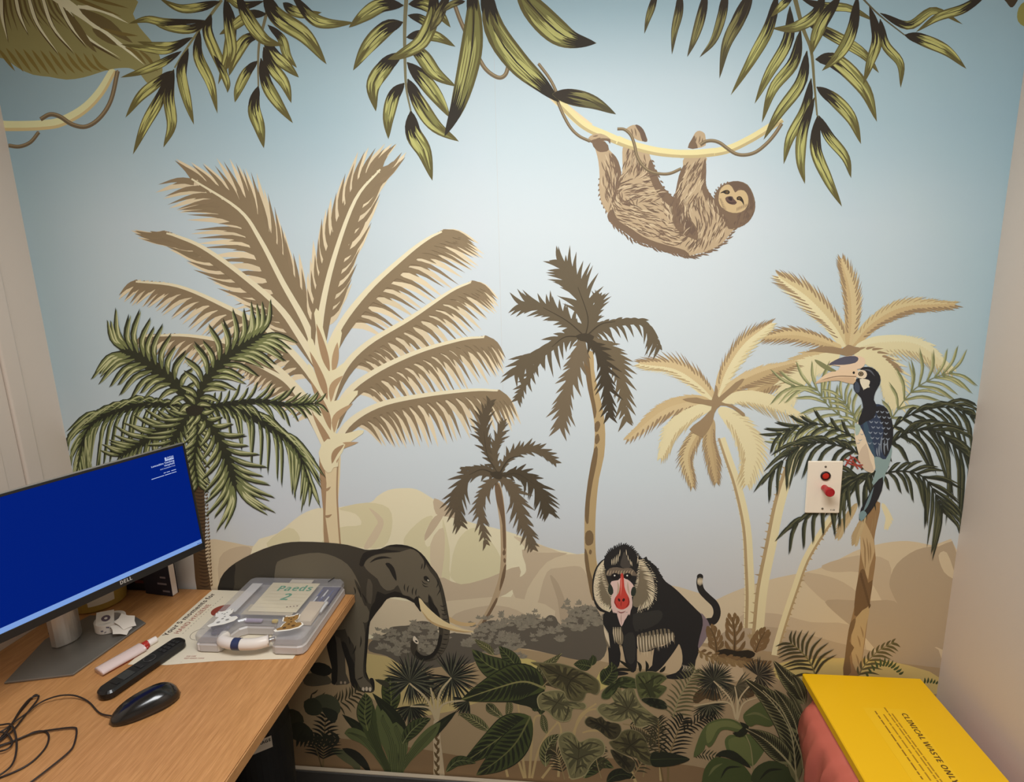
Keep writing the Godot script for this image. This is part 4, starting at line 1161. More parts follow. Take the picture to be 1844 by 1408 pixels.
	for a in [[1310,40,1150,40,1030,110,915,200,110],[1305,160,1180,210,1050,340,945,510,120],[1300,380,1180,480,1090,620,1110,805,120],[1315,600,1240,690,1200,850,1200,1005,96],[1362,800,1380,960,1460,1100,1518,1305,124],[1340,570,1420,740,1540,910,1710,1022,110],[1335,450,1440,560,1550,700,1650,855,110],[1340,320,1440,400,1540,530,1688,625,110],[1330,270,1450,250,1560,270,1685,338,84],[1345,30,1450,30,1560,90,1650,200,90],[1340,110,1440,140,1500,200,1420,270,70]]:
		sleaf([a[0], a[1], a[2], a[3], a[4], a[5], a[6], a[7]], a[8], pal)
	sleaf([1530,-60, 1520,120, 1440,300, 1300,390, 1195,430], 110, pal, 0.8, 0.2)
	sleaf([1640,-60, 1580,80, 1540,160, 1500,230], 80, dim)
	press("leaf_sprig_print", "olive leaf sprig beside long strap leaves")
	# long strap leaves in the middle
	ink(1.05, 65)
	at(800, 0, 0.2495)
	sleaf([210,-120, 210,200, 180,450, 100,760, 0,990], 160, pal, 0.85, 0.15)
	sleaf([520,-100, 640,60, 800,220, 930,290, 1100,312], 190, pal, 0.8, 0.1)
	sleaf([300,-100, 360,200, 520,440, 700,610, 830,740], 170, pal, 0.8, 0.25)
	for a in [[210,-120,210,200,180,450,100,760,0,990,160],[520,-100,640,60,800,220,930,290,1100,312,190],[300,-100,360,200,520,440,700,610,830,740,170]]:
		var sp := smooth_open(px(a.slice(0, 10)), 18)
		for i in 7:
			var t := rng.randf_range(0.1, 0.45)
			streak(sp, a[10] * SC, 0.82, (i - 3) * 0.26, t, t + rng.randf_range(0.2, 0.4), 1.6, pal[0])
		for i in 8:
			streak(sp, a[10] * SC, 0.82, (i - 3.5) * 0.24, rng.randf_range(0.6, 0.74), 0.99, 3.4, pal[3])
	sleaf([780,680, 920,700, 1080,740, 1240,825], 120, dim, 0.8, 0.6)
	sleaf([150,10, 60,30, -20,90], 50, dim)
	press("strap_leaf_print", "long olive strap leaves")
	# right-hand fronds
	ink(1.08, 66)
	at(1140, 0, 0.3818)
	for a in [[110,-40,90,30,70,90,53,160,34],[225,-30,215,60,195,150,183,258,42],[345,-40,320,80,290,180,255,270,46],[440,-40,420,70,380,190,313,272,44],[560,-40,500,90,440,210,407,372,62]]:
		sleaf([a[0], a[1], a[2], a[3], a[4], a[5], a[6], a[7]], a[8], dim, 0.7)
	line([760,-20, 800,130, 840,240, 855,400, 868,545], 22, 8, rgb(116, 108, 72))
	line([1060,-30, 1160,70, 1280,165], 10, 6, rgb(96, 90, 66))
	for a in [[800,0,900,30,1020,40,1150,105,44],[680,-30,640,130,560,280,460,450,56],[740,30,730,190,640,350,573,490,54],[790,140,760,290,660,420,607,580,56],[820,240,790,390,690,530,615,660,56],[840,370,810,520,740,650,710,775,52],[855,460,800,620,790,760,810,868,52],[870,545,860,700,920,850,985,975,56],[875,545,920,640,1000,740,1028,840,50],[865,410,950,470,1030,560,1075,680,64],[860,280,960,290,1090,420,1150,575,76],[820,110,930,160,1080,250,1160,345,56],[900,-30,860,70,760,130,655,135,58],[980,-20,900,90,860,180,840,260,60],[1060,-20,1030,150,970,260,890,335,56],[1115,30,1150,180,1120,290,1085,400,52],[1165,90,1190,210,1260,300,1262,415,46],[1280,165,1370,190,1480,240,1572,325,60],[1165,62,1300,120,1420,50,1555,115,44],[1680,-40,1560,40,1440,80,1333,152,46],[760,-30,720,10,690,40,650,80,40]]:
		sleaf([a[0], a[1], a[2], a[3], a[4], a[5], a[6], a[7]], a[8], pal, 0.85)
	fill([1730,-30, 1760,10, 1780,35, 1800,25, 1815,-20], rgb(70, 58, 40), 2)
	fill([1830,20, 1812,60, 1815,100, 1844,125, 1880,120, 1880,0], rgb(150, 146, 80), 2)
	press("leaf_sprig_print", "large olive fronds above the sloth")

# a lobed leaf: pale rim, body, creases running from the midrib to the margin, veins
func heart(outline: Array, veins: Array, body: Color, rim: Color) -> void:
	fill(outline, rim, 3)
	var c := Vector2.ZERO
	for i in range(0, outline.size(), 2):
		c += Vector2(outline[i], outline[i + 1])
	c /= outline.size() * 0.5
	var inner := []
	for i in range(0, outline.size(), 2):
		inner.append(c.x + (outline[i] - c.x) * 0.955)
		inner.append(c.y + (outline[i + 1] - c.y) * 0.945)
	fill(inner, body, 3)
	var dk := Color(body.r * 0.72, body.g * 0.72, body.b * 0.72)
	var lt := Color(body.r * 1.16, body.g * 1.16, body.b * 1.14)
	var hub := c
	if veins.size() > 0:
		var mid: Array = veins[0]
		hub = Vector2(mid[2], mid[3]) if mid.size() > 4 else Vector2(mid[0] + mid[2], mid[1] + mid[3]) * 0.5
	for i in range(0, outline.size(), 2):
		var v := Vector2(outline[i], outline[i + 1])
		var n := Vector2(outline[(i + 2) % outline.size()], outline[(i + 3) % outline.size()])
		var m := (v + n) * 0.5
		var h := hub.lerp(c, 0.4)
		var bend := Vector2(-(m - h).y, (m - h).x) * rng.randf_range(-0.12, 0.12)
		var e := h.lerp(m, 0.86)
		blade([h.x, h.y, h.lerp(m, 0.5).x + bend.x, h.lerp(m, 0.5).y + bend.y, e.x, e.y], v.distance_to(n) * 0.42, dk, 0.75, 0.1)
		e = h.lerp(v, 0.88)
		var s := h.lerp(v, 0.3)
		blade([s.x, s.y, h.lerp(v, 0.6).x - bend.x, h.lerp(v, 0.6).y - bend.y, e.x, e.y], v.distance_to(n) * 0.2, lt, 1.2, 0.0)
	for v in veins:
		var vp: Array = v
		blade(vp, 18, dk, 0.6, 0.6)
		line(vp, 7, 2, Color(body.r * 0.5, body.g * 0.48, body.b * 0.46))

func print_undergrowth() -> void:
	var g1 := rgb(70, 78, 44)
	var g0 := rgb(40, 44, 28)
	var gl := rgb(138, 140, 92)
	var ink_dark := rgb(34, 34, 24)
	# fan palm by the elephant
	ink(1.2, 71)
	at(420, 1140, 0.2278)
	bleaf([1240,640, 1250,520, 1240,400, 1250,340], 150, rgb(74, 82, 42), g0, rgb(120, 124, 66), 8)
	fan(1560, 400, 190, 20, 250, 30, 12, rgb(98, 88, 66), rgb(84, 76, 56))
	fan(1400, 380, 250, 130, 400, 54, 13, rgb(38, 38, 32), rgb(92, 92, 72))
	fan(1400, 380, 210, -20, 110, 26, 12, rgb(38, 38, 32), rgb(92, 92, 72))
	fan(1725, 350, 240, -130, 190, 54, 12, rgb(34, 34, 28), rgb(88, 88, 68))
	fan(1400, 575, 170, -10, 170, 30, 15, rgb(36, 36, 28), rgb(78, 80, 58))
	fan(1860, 530, 150, 80, 200, 18, 14, rgb(36, 36, 28), rgb(78, 80, 58))
	fill([1120,365, 1190,370, 1235,400, 1215,430, 1160,400], rgb(64, 62, 46), 2)
	for a in [[1605,690,1530,520,1395,395],[1605,690,1580,520,1560,430],[1610,690,1630,480,1725,350],[1605,690,1550,590,1400,575],[1615,690,1660,560,1860,525]]:
		line([a[0], a[1], a[2], a[3], a[4], a[5]], 20, 12, rgb(196, 178, 138))
	# its scaly stem
	fill([1585,690, 1625,690, 1640,850, 1660,1000, 1670,1200, 1590,1200, 1585,1000, 1580,850], rgb(200, 180, 144), 2)
	for i in 14:
		var y := 740.0 + i * 34.0
		blade([1588 + (i % 2) * 40, y - 10, 1606 + (i % 2) * 14, y + 22, 1622 - (i % 2) * 16, y + 50], 20, rgb(104, 82, 52))
	press("fan_palm_print", "fan palm with scaly stem")
	# strap leaved clump
	ink(1.2, 72)
	var st := rgb(96, 104, 62)
	for a in [[1260,1120,1130,930,1000,760,860,640,86,0],[1280,1110,1480,860,1600,760,1770,610,90,0],[1240,1110,1060,860,940,790,880,790,96,1],[1300,1120,1440,920,1560,790,1640,700,100,1],[1260,1110,1250,900,1180,700,1160,520,150,1],[1270,1110,1330,900,1280,690,1100,470,130,0],[1240,1110,1100,800,1060,600,1040,470,130,2],[1280,1120,1260,860,1190,700,1180,600,120,1],[1320,1110,1340,900,1290,760,1290,700,110,1]]:
		var col: Color = st if a[9] == 1 else (g0 if a[9] == 0 else g1)
		blade([a[0], a[1], a[2], a[3], a[4], a[5], a[6], a[7]], a[8], col, 1.2, 0.5)
		for j in 4:
			line([a[0] + (j - 1.5) * 10, a[1], a[2] + (j - 1.5) * 15, a[3], a[4] + (j - 1.5) * 11, a[5], lerpf(a[4], a[6], 0.6), lerpf(a[5], a[7], 0.6)], 4, 2, rgb(52, 56, 34))
	bleaf([1340,870, 1400,780, 1480,710, 1565,670], 110, g1, g0, gl, 7)
	bleaf([1065,770, 1040,650, 1050,540, 1045,470], 130, rgb(84, 92, 52), g0, rgb(120, 122, 72), 7)
	blade([770,920, 870,960, 960,1020, 1000,1120], 90, rgb(92, 94, 64), 1.0)
	blade([860,910, 960,960, 1040,1040, 1090,1120], 70, ink_dark, 0.8)
	# dark ferns and leaves under the desk end
	line([710,1060, 718,850, 730,680], 16, 8, rgb(120, 102, 66))
	comb([710,1060, 715,900, 730,650], 1, 12, [150, 150, 60], [66, 50], 18, ink_dark, {"curl": 12, "t0": 0.2})
	comb([710,1060, 715,900, 730,650], -1, 12, [150, 150, 60], [66, 50], 18, ink_dark, {"curl": 12, "t0": 0.2})
	line([700,1060, 650,900, 580,760], 12, 6, rgb(100, 84, 54))
	comb([600,470, 760,560, 900,520, 1000,440], 1, 12, [60, 120, 50], [70, 50], 14, rgb(60, 56, 36), {"curl": 10})
	comb([600,470, 760,560, 900,520, 1000,440], -1, 12, [60, 110, 50], [60, 40], 14, rgb(60, 56, 36), {"curl": 10})
	fill([590,560, 660,500, 740,480, 820,520, 850,590, 830,640, 760,650, 700,620, 640,650, 600,630], rgb(80, 82, 60), 2)
	fill([560,540, 640,510, 700,570, 690,640, 620,650, 570,620], rgb(62, 64, 46), 2)
	fill([700,590, 780,600, 830,640, 800,710, 740,670], rgb(50, 52, 38), 2)
	fill([330,690, 420,600, 520,620, 560,700, 480,750, 380,750], rgb(64, 62, 42), 2)
	fill([400,750, 520,700, 600,740, 640,820, 560,860, 460,830], rgb(52, 52, 36), 2)
	fill([560,340, 640,310, 740,330, 780,390, 720,410, 620,420, 560,400], rgb(92, 84, 66), 2)
	fill([600,250, 680,230, 760,260, 780,310, 720,340, 620,310], rgb(40, 38, 30), 2)
	for i in 10:
		blade([500 + i * 30, 900 + i * 2, 520 + i * 34, 830, 560 + i * 20, 760 + (i % 3) * 30], 30, rgb(46, 46, 32), 1.0)
	press("strap_plant_print", "green strap leaved clump under the elephant")
	# broad leaves in the middle
	ink(1.2, 73)
	at(780, 1130, 0.2278)
	for a in [[590,1180,560,1050,520,900,500,780],[720,1190,650,980,600,850,580,760],[760,1190,780,900,800,720,860,690],[780,1190,830,980,900,850,990,740],[730,1190,700,950,690,750,670,600],[860,1190,930,1100,1000,1020,1060,980],[990,1180,1000,950,1010,800,960,700],[1080,1190,1110,880,1160,700,1290,600],[1110,830,1150,740,1220,660,1300,640],[1600,1220,1500,980,1380,820,1200,700],[1800,1210,1790,1000,1780,880,1770,760],[1500,960,1550,1080,1600,1210,1620,1240],[1390,870,1320,820,1240,815,1180,830]]:
		line([a[0], a[1], a[2], a[3], a[4], a[5], a[6], a[7]], 20, 13, rgb(186, 162, 112))
	for a in [[560,720,470,650,440,620,420,600,80],[450,820,370,760,290,710,200,680,80],[580,720,600,650,600,600,580,560,60],[900,840,880,780,870,720,860,680,60],[890,1100,890,1000,930,900,1000,840,110],[480,220,440,170,380,130,325,90,60],[790,410,850,330,940,270,1020,200,70],[820,420,840,390,860,350,850,310,60]]:
		bleaf([a[0], a[1], a[2], a[3], a[4], a[5], a[6], a[7]], a[8], rgb(120, 118, 76), rgb(48, 48, 30), rgb(170, 158, 114), 9)
	for a in [[690,360,640,280,580,210,520,145,120],[690,380,560,350,430,290,305,170,190],[1250,310,1220,300,1160,290,1110,290,90],[1250,300,1260,270,1265,240,1258,215,60],[1330,440,1370,400,1410,340,1410,270,140],[740,600,800,600,850,640,850,690,110]]:
		bleaf([a[0], a[1], a[2], a[3], a[4], a[5], a[6], a[7]], a[8], g1, g0, rgb(110, 114, 66), 8)
	fill([600,570, 700,500, 800,490, 880,480, 870,560, 820,640, 740,620, 650,600], g0, 2)
	bleaf([890,480, 720,425, 520,470, 220,570], 300, rgb(72, 80, 42), g0, rgb(140, 134, 84), 13)
	bleaf([770,700, 640,790, 500,890, 225,1080], 260, rgb(74, 82, 44), g0, rgb(120, 118, 74), 12)
	bleaf([770,700, 660,900, 520,1040, 340,1165], 240, rgb(66, 74, 40), g0, rgb(110, 110, 66), 10)
	bleaf([100,1140, 180,1060, 260,1050, 340,1070], 80, g1, g0, gl, 5)
	bleaf([1190,1190, 1240,1120, 1330,1070, 1430,1110], 120, g1, g0, gl, 6)
	bleaf([1370,1220, 1440,1170, 1520,1160, 1600,1190], 100, g0, ink_dark, g1, 6)
	press("broad_leaf_plant_print", "broad dark green leaves on stems")
	ink(1.2, 83)
	at(780, 1130, 0.2278)
	for a in [[1660,1180,1700,1000,1760,880,1790,760],[1560,1200,1640,1080,1700,960,1700,860],[1330,1190,1300,1090,1290,1000,1330,940],[1040,1200,1010,1090,980,1000,930,960],[1500,760,1600,780,1680,820,1760,900],[860,470,900,430,950,400,1000,350]]:
		comb(a.slice(0, 8), 1, 12, [70, 110, 40], [60, 44], 13, rgb(70, 64, 42), {"curl": 10, "t0": 0.15})
		comb(a.slice(0, 8), -1, 12, [70, 110, 40], [60, 44], 13, rgb(56, 52, 34), {"curl": 10, "t0": 0.15})
		line(a.slice(0, 8), 9, 5, rgb(150, 132, 90))
	press("fern_print", "thin ferns among the heart shaped leaves")
	# heart shaped taro leaves
	ink(1.2, 74)
	var t1 := rgb(120, 114, 78)
	var t2 := rgb(92, 86, 56)
	var t3 := rgb(66, 60, 40)
	var te := rgb(160, 150, 108)
	var hearts := [
		[[770,270, 900,275, 1000,280, 1110,310, 1230,360, 1310,420, 1320,490, 1290,530, 1220,510, 1190,570, 1130,590, 1060,560, 1010,490, 940,460, 890,400, 840,310], t2, [[840,290, 1000,370, 1090,410, 1200,470], [1090,410, 1060,480, 1090,570], [1000,370, 960,430, 930,450], [1090,410, 1180,360, 1280,420], [1060,380, 1100,330, 1130,330]]],
		[[820,560, 860,510, 950,490, 1030,500, 1060,560, 1110,590, 1190,590, 1215,620, 1190,645, 1110,640, 1090,720, 1030,745, 960,720, 900,660, 840,640], t1, [[860,520, 980,590, 1070,620], [980,590, 940,650, 950,700], [980,590, 900,560, 850,570], [1070,620, 1060,680, 1030,740], [980,590, 1020,540, 1030,510]]],
		[[1395,520, 1420,480, 1480,470, 1490,500, 1540,460, 1590,480, 1610,540, 1650,610, 1720,670, 1780,720, 1805,780, 1740,760, 1660,790, 1600,780, 1560,720, 1480,745, 1400,740, 1320,690, 1290,640, 1330,600, 1400,605, 1430,590], t1, [[1430,600, 1540,640, 1640,690, 1790,770], [1540,640, 1480,680, 1400,690], [1540,640, 1500,560, 1450,500], [1540,640, 1580,560, 1570,490], [1640,690, 1600,740, 1600,780]]],
		[[985,880, 1020,830, 1080,820, 1120,850, 1160,900, 1240,870, 1320,880, 1360,930, 1350,1000, 1290,1040, 1240,1100, 1200,1170, 1120,1200, 1080,1190, 1050,1090, 1010,1000], t1, [[1150,910, 1150,1000, 1120,1190], [1150,960, 1080,900, 1020,860], [1150,960, 1240,910, 1330,930], [1140,1040, 1070,1010, 1020,980], [1140,1040, 1230,1000, 1300,1020], [1130,1110, 1180,1090, 1220,1120]]],
		[[1390,900, 1440,880, 1490,820, 1560,800, 1640,830, 1690,900, 1710,980, 1770,1080, 1700,1090, 1640,1060, 1600,1030, 1530,1010, 1440,970, 1400,930], t2, [[1420,900, 1560,930, 1640,1000, 1750,1070], [1560,930, 1540,860, 1560,810], [1560,930, 1640,880, 1690,910], [1560,930, 1520,980, 1590,1030]]],
		[[1195,740, 1230,700, 1290,715, 1330,700, 1370,740, 1470,760, 1490,820, 1450,880, 1390,880, 1300,810, 1220,780], t3, [[1240,730, 1340,780, 1420,860]]],
		[[1400,960, 1480,990, 1600,1060, 1560,1150, 1480,1100, 1430,1040], t3, [[1420,970, 1500,1050, 1560,1140]]],
		[[1340,500, 1420,430, 1500,380, 1600,400, 1650,460, 1600,480, 1540,460, 1480,470, 1420,480, 1395,560, 1330,560], g1, [[1360,520, 1450,440, 1580,410], [1450,440, 1470,400, 1500,390]]],
		[[1600,370, 1700,340, 1800,360, 1850,400, 1780,440, 1850,470, 1800,540, 1720,600, 1650,580, 1610,500], rgb(84, 88, 52), [[1620,380, 1700,500, 1720,590], [1680,440, 1780,380, 1830,390]]],
		[[1640,560, 1740,550, 1830,580, 1850,640, 1780,640, 1700,610], g0, []],
		[[1720,990, 1800,970, 1860,1000, 1860,1080, 1790,1090, 1740,1050], g0, [[1740,1000, 1840,1050]]]]
	for h in hearts:
		heart(h[0], h[2], h[1], te if h[1] == t1 else rgb(124, 116, 82))
	press("taro_leaf_print", "heart shaped olive leaves")
	# right-hand undergrowth
	ink(1.2, 75)
	at(1100, 1100, 0.2187)
	# lobed brown fern
	var bf := rgb(122, 96, 62)
	for a in [[1015,380,1020,200,1000,50,120],[870,340,860,240,820,140,90],[1190,340,1220,260,1270,170,100]]:
		line([a[0], a[1], a[2], a[3], a[4], a[5]], 30, 22, bf)
		comb([a[0], a[1], a[2], a[3], a[4], a[5]], 1, 5, [a[6], a[6] * 1.1, a[6] * 0.4], [58, 34], 34, bf, {"curl": -16, "k": 1.5, "base": 1.0})
		comb([a[0], a[1], a[2], a[3], a[4], a[5]], -1, 5, [a[6], a[6] * 1.1, a[6] * 0.4], [58, 34], 34, bf, {"curl": -16, "k": 1.5, "base": 1.0})
		line([a[0], a[1], a[2], a[3], a[4], a[5]], 7, 3, rgb(66, 50, 32))
	fill([860,340, 940,310, 1040,330, 1130,320, 1190,350, 1150,390, 1040,385, 920,380], rgb(44, 36, 24), 2)
	for i in 4:
		var sx := 720.0 + i * 110
		comb([sx, 330 + i * 26, sx + 130, 390 + i * 16, sx + 260, 400 + i * 14], 1, 6, [50, 60, 40], [60, 50], 26, rgb(142, 116, 76), {"curl": -10, "k": 1.2, "base": 0.9})
		comb([sx, 330 + i * 26, sx + 130, 390 + i * 16, sx + 260, 400 + i * 14], -1, 6, [50, 60, 40], [60, 50], 26, rgb(120, 94, 60), {"curl": -10, "k": 1.2, "base": 0.9})
		line([sx, 330 + i * 26, sx + 130, 390 + i * 16, sx + 260, 400 + i * 14], 16, 8, rgb(142, 116, 76))
	fill([680,700, 740,640, 860,660, 900,720, 840,740, 780,720, 720,760, 680,750], rgb(88, 70, 44), 2)
	fill([1040,640, 1160,640, 1180,700, 1090,720, 1040,700], rgb(88, 70, 44), 2)
	press("lobed_fern_print", "brown lobed fern behind the mandrill")
	ink(1.2, 76)
	fan(1030, 620, 170, -60, 200, 24, 14, rgb(92, 84, 62), rgb(76, 70, 50))
	fan(1210, 530, 170, -150, 130, 36, 13, rgb(48, 44, 34), rgb(108, 98, 74))
	fan(850, 570, 190, 60, 400, 64, 11, rgb(40, 40, 32), rgb(84, 82, 62))
	fan(810, 770, 170, -10, 170, 28, 12, rgb(40, 40, 30), rgb(96, 94, 70))
	for a in [[1030,890,980,720,845,575],[1035,890,1040,740,1020,620],[1040,890,1060,720,1190,560],[1040,900,1090,760,1210,710],[1030,890,960,750,680,780]]:
		line([a[0], a[1], a[2], a[3], a[4], a[5]], 16, 9, rgb(196, 178, 138))
	# arching fern
	comb([510,880, 560,720, 640,580, 700,480], -1, 14, [90, 130, 80], [60, 50], 13, rgb(104, 100, 68), {"curl": 10})
	comb([510,880, 560,720, 640,580, 700,480], 1, 14, [150, 150, 60], [64, 50], 14, rgb(94, 92, 60), {"curl": 10})
	line([510,880, 560,720, 640,580, 700,480], 9, 6, rgb(150, 144, 100))
	comb([480,1200, 510,1080, 560,960, 600,880], -1, 11, [150, 150, 60], [64, 46], 15, ink_dark, {"curl": 10})
	comb([480,1200, 510,1080, 560,960, 600,880], 1, 11, [150, 150, 60], [64, 46], 15, ink_dark, {"curl": 10})
	line([470,1400, 480,1200, 560,960], 16, 6, rgb(130, 110, 70))
	comb([590,1000, 680,930, 760,880, 850,860], 1, 10, [60, 90, 50], [60, 50], 13, ink_dark, {"curl": 10})
	comb([590,1000, 680,930, 760,880, 850,860], -1, 10, [60, 80, 50], [50, 40], 13, ink_dark, {"curl": 10})
	comb([400,1280, 390,1100, 400,960, 390,880], -1, 12, [120, 140, 60], [60, 46], 13, rgb(70, 66, 44), {"curl": 10})
	comb([400,1280, 390,1100, 400,960, 390,880], 1, 12, [90, 110, 50], [60, 46], 13, rgb(54, 52, 34), {"curl": 10})
	line([430,1400, 400,1200, 390,900], 14, 6, rgb(120, 98, 62))
	comb([680,1190, 740,1180, 820,1190, 900,1210], -1, 9, [30, 60, 30], [60, 50], 12, rgb(60, 62, 40), {})
	comb([680,1190, 740,1180, 820,1190, 900,1210], 1, 9, [30, 60, 30], [60, 50], 12, rgb(60, 62, 40), {})
	# small spiky tuft at the mandrill's feet
	for a in [[180,490,120,440,60,400],[180,490,80,480,-10,510],[240,500,240,450,215,410],[290,500,300,450,285,405],[400,500,430,480,450,450]]:
		blade([a[0], a[1], a[2], a[3], a[4], a[5]], 26, ink_dark, 0.8)
	press("fern_print", "ferns and fan leaves")
	ink(1.2, 77)
	at(1100, 1100, 0.2187)
	# glossy rounded leaves
	fill([680,1200, 720,1050, 780,940, 870,890, 980,885, 1060,920, 1100,970, 1060,1000, 960,975, 900,990, 850,1080, 810,1120, 780,1100, 760,1150], rgb(90, 100, 56), 3)
	fill([790,950, 880,905, 980,900, 1060,940, 1080,975, 960,950, 880,970, 830,1060, 790,1080], rgb(116, 122, 72), 3)
	fill([940,1060, 980,1020, 1080,1020, 1120,1010, 1200,1040, 1270,1120, 1220,1220, 1160,1280, 1100,1230, 980,1180, 945,1120], rgb(92, 104, 58), 3)
	fill([970,1060, 1060,1035, 1120,1060, 1150,1160, 1160,1260, 1090,1210, 990,1160], rgb(110, 118, 68), 3)
	line([1110,1020, 1150,1120, 1170,1290, 1165,1400], 9, 8, rgb(150, 142, 96))
	fill([1090,850, 1180,770, 1260,740, 1330,800, 1360,900, 1300,950, 1200,930, 1150,950, 1110,920], rgb(84, 94, 52), 3)
	blade([1100,860, 1200,840, 1320,900], 20, rgb(110, 112, 70))
	fill([750,1400, 770,1300, 830,1220, 900,1200, 1040,1240, 1120,1300, 1150,1420, 760,1420], rgb(76, 86, 46), 3)
	fill([860,1190, 920,1145, 1010,1150, 1100,1220, 1150,1290, 1040,1240, 940,1200], g0, 3)
	fill([1180,1300, 1300,1230, 1420,1260, 1500,1330, 1530,1420, 1180,1420], rgb(64, 72, 40), 3)
	blade([900,1380, 960,1290, 1080,1280], 20, g0)
	blade([800,1360, 850,1290, 920,1250], 22, rgb(112, 116, 72))
	blade([1220,1390, 1300,1310, 1420,1300], 24, g0)
	blade([1060,910, 1110,960, 1060,1010, 1000,1000], 60, g0)
	fill([330,1180, 420,1160, 520,1170, 650,1215, 560,1260, 440,1280, 340,1270], g0, 3)
	line([330,1220, 480,1215, 640,1215], 5, 3, g1)
	press("round_leaf_print", "glossy round green leaves")
	# long herringbone leaves beside the bin
	ink(1.2, 78)
	var hb := rgb(126, 122, 82)
	for a in [[1530,1420,1480,1000,1320,740,1100,555,210],[1590,770,1530,640,1440,540,1335,405,150],[1480,1260,1380,1150,1260,1050,1110,965,170],[1540,1010,1500,880,1420,740,1340,640,130],[1580,880,1540,800,1500,720,1440,660,60],[1600,760,1560,640,1520,560,1480,520,80],[1640,1420,1620,1300,1600,1180,1560,1140,70]]:
		bleaf([a[0], a[1], a[2], a[3], a[4], a[5], a[6], a[7]], a[8], hb, rgb(52, 50, 32), rgb(176, 164, 122), 17, 0.75)
	line([1590,1420, 1570,1200, 1510,1030, 1400,800, 1250,650], 14, 7, rgb(170, 158, 116))
	line([1550,1420, 1500,1300, 1420,1200, 1300,1080], 12, 7, rgb(170, 158, 116))
	press("herringbone_leaf_print", "long leaves with herringbone veins")
	# ferns above the bin
	ink(1.2, 79)
	at(1300, 850, 0.2769)
	var fc := rgb(66, 62, 40)
	for a in [[610,1310,570,1220,500,1150,390,1110]]:
		comb([610,1330, 575,1240, 510,1160, 440,1105], -1, 9, [170, 170, 90], [70, 36], 17, fc, {"curl": 10})
		comb([610,1330, 575,1240, 510,1160, 440,1105], 1, 9, [190, 170, 70], [52, 40], 17, fc, {"curl": 14})
		line([610,1330, 575,1240, 510,1160, 440,1105], 8, 4, rgb(120, 112, 70))
	press("fern_print", "dark fern frond left of the tan trunk")
	ink(1.2, 80)
	comb([880,1330, 940,1240, 1020,1160, 1120,1105], 1, 9, [130, 130, 50], [50, 36], 17, rgb(96, 88, 54), {"curl": 12})
	comb([880,1330, 940,1240, 1020,1160, 1120,1105], -1, 9, [60, 60, 40], [50, 30], 15, rgb(90, 82, 52), {"curl": -10})
	line([880,1330, 940,1240, 1020,1160, 1120,1105], 7, 4, rgb(120, 112, 70))
	press("fern_print", "fern frond right of the tan trunk")
	ink(1.2, 81)
	comb([940,1340, 1020,1270, 1090,1270, 1160,1320], -1, 12, [30, 60, 30], [70, 60], 16, rgb(74, 86, 48), {"curl": 10})
	press("fern_print", "small fern by the yellow lid")
	ink(1.2, 82)
	comb([1250,1420, 1300,1380, 1350,1372, 1400,1380], -1, 8, [20, 40, 20], [70, 60], 14, rgb(74, 86, 48), {"curl": 10})
	press("fern_print", "small fern by the side wall")
# ---------------------------------------------------------------- shared builders
var used := {}
func numbered(called: String) -> String:
	var k: int = used.get(called, -1) + 1
	used[called] = k
	return called if k == 0 else "%s_%03d" % [called, k]

func thing(called: String, label: String, category: String, p := Vector3.ZERO, turn := 0.0, group := "") -> Node3D:
	var o := Node3D.new()
	o.name = numbered(called)
	o.position = p
	o.rotation.y = turn
	o.set_meta("label", label)
	o.set_meta("category", category)
	if group != "":
		o.set_meta("group", group)
	add_child(o)
	return o

func mat(c: Color, rough := 0.6, metal := 0.0) -> StandardMaterial3D:
	var m := StandardMaterial3D.new()
	m.albedo_color = c
	m.roughness = rough
	m.metallic = metal
	return m

func part(parent: Node, called: String, me: Mesh, m: Material, p := Vector3.ZERO) -> MeshInstance3D:
	var o := MeshInstance3D.new()
	o.name = called
	o.mesh = me
	o.material_override = m
	o.position = p
	parent.add_child(o, true)
	return o

# bevelled box mesh centred on the origin
func bevel_box(s: Vector3, r: float) -> ArrayMesh:
	var h := s * 0.5
	r = minf(r, minf(h.x, minf(h.y, h.z)) * 0.98)
	var out := PackedVector2Array()
	for c in 4:
		var sx := 1.0 if c == 0 or c == 3 else -1.0
		var sz := 1.0 if c < 2 else -1.0
		for i in 4:
			var a := (c + i / 3.0) * PI * 0.5
			out.append(Vector2(sx * (h.x - r) + cos(a) * r, sz * (h.z - r) + sin(a) * r))
	return slab(out, -h.y, h.y, r * 0.6)

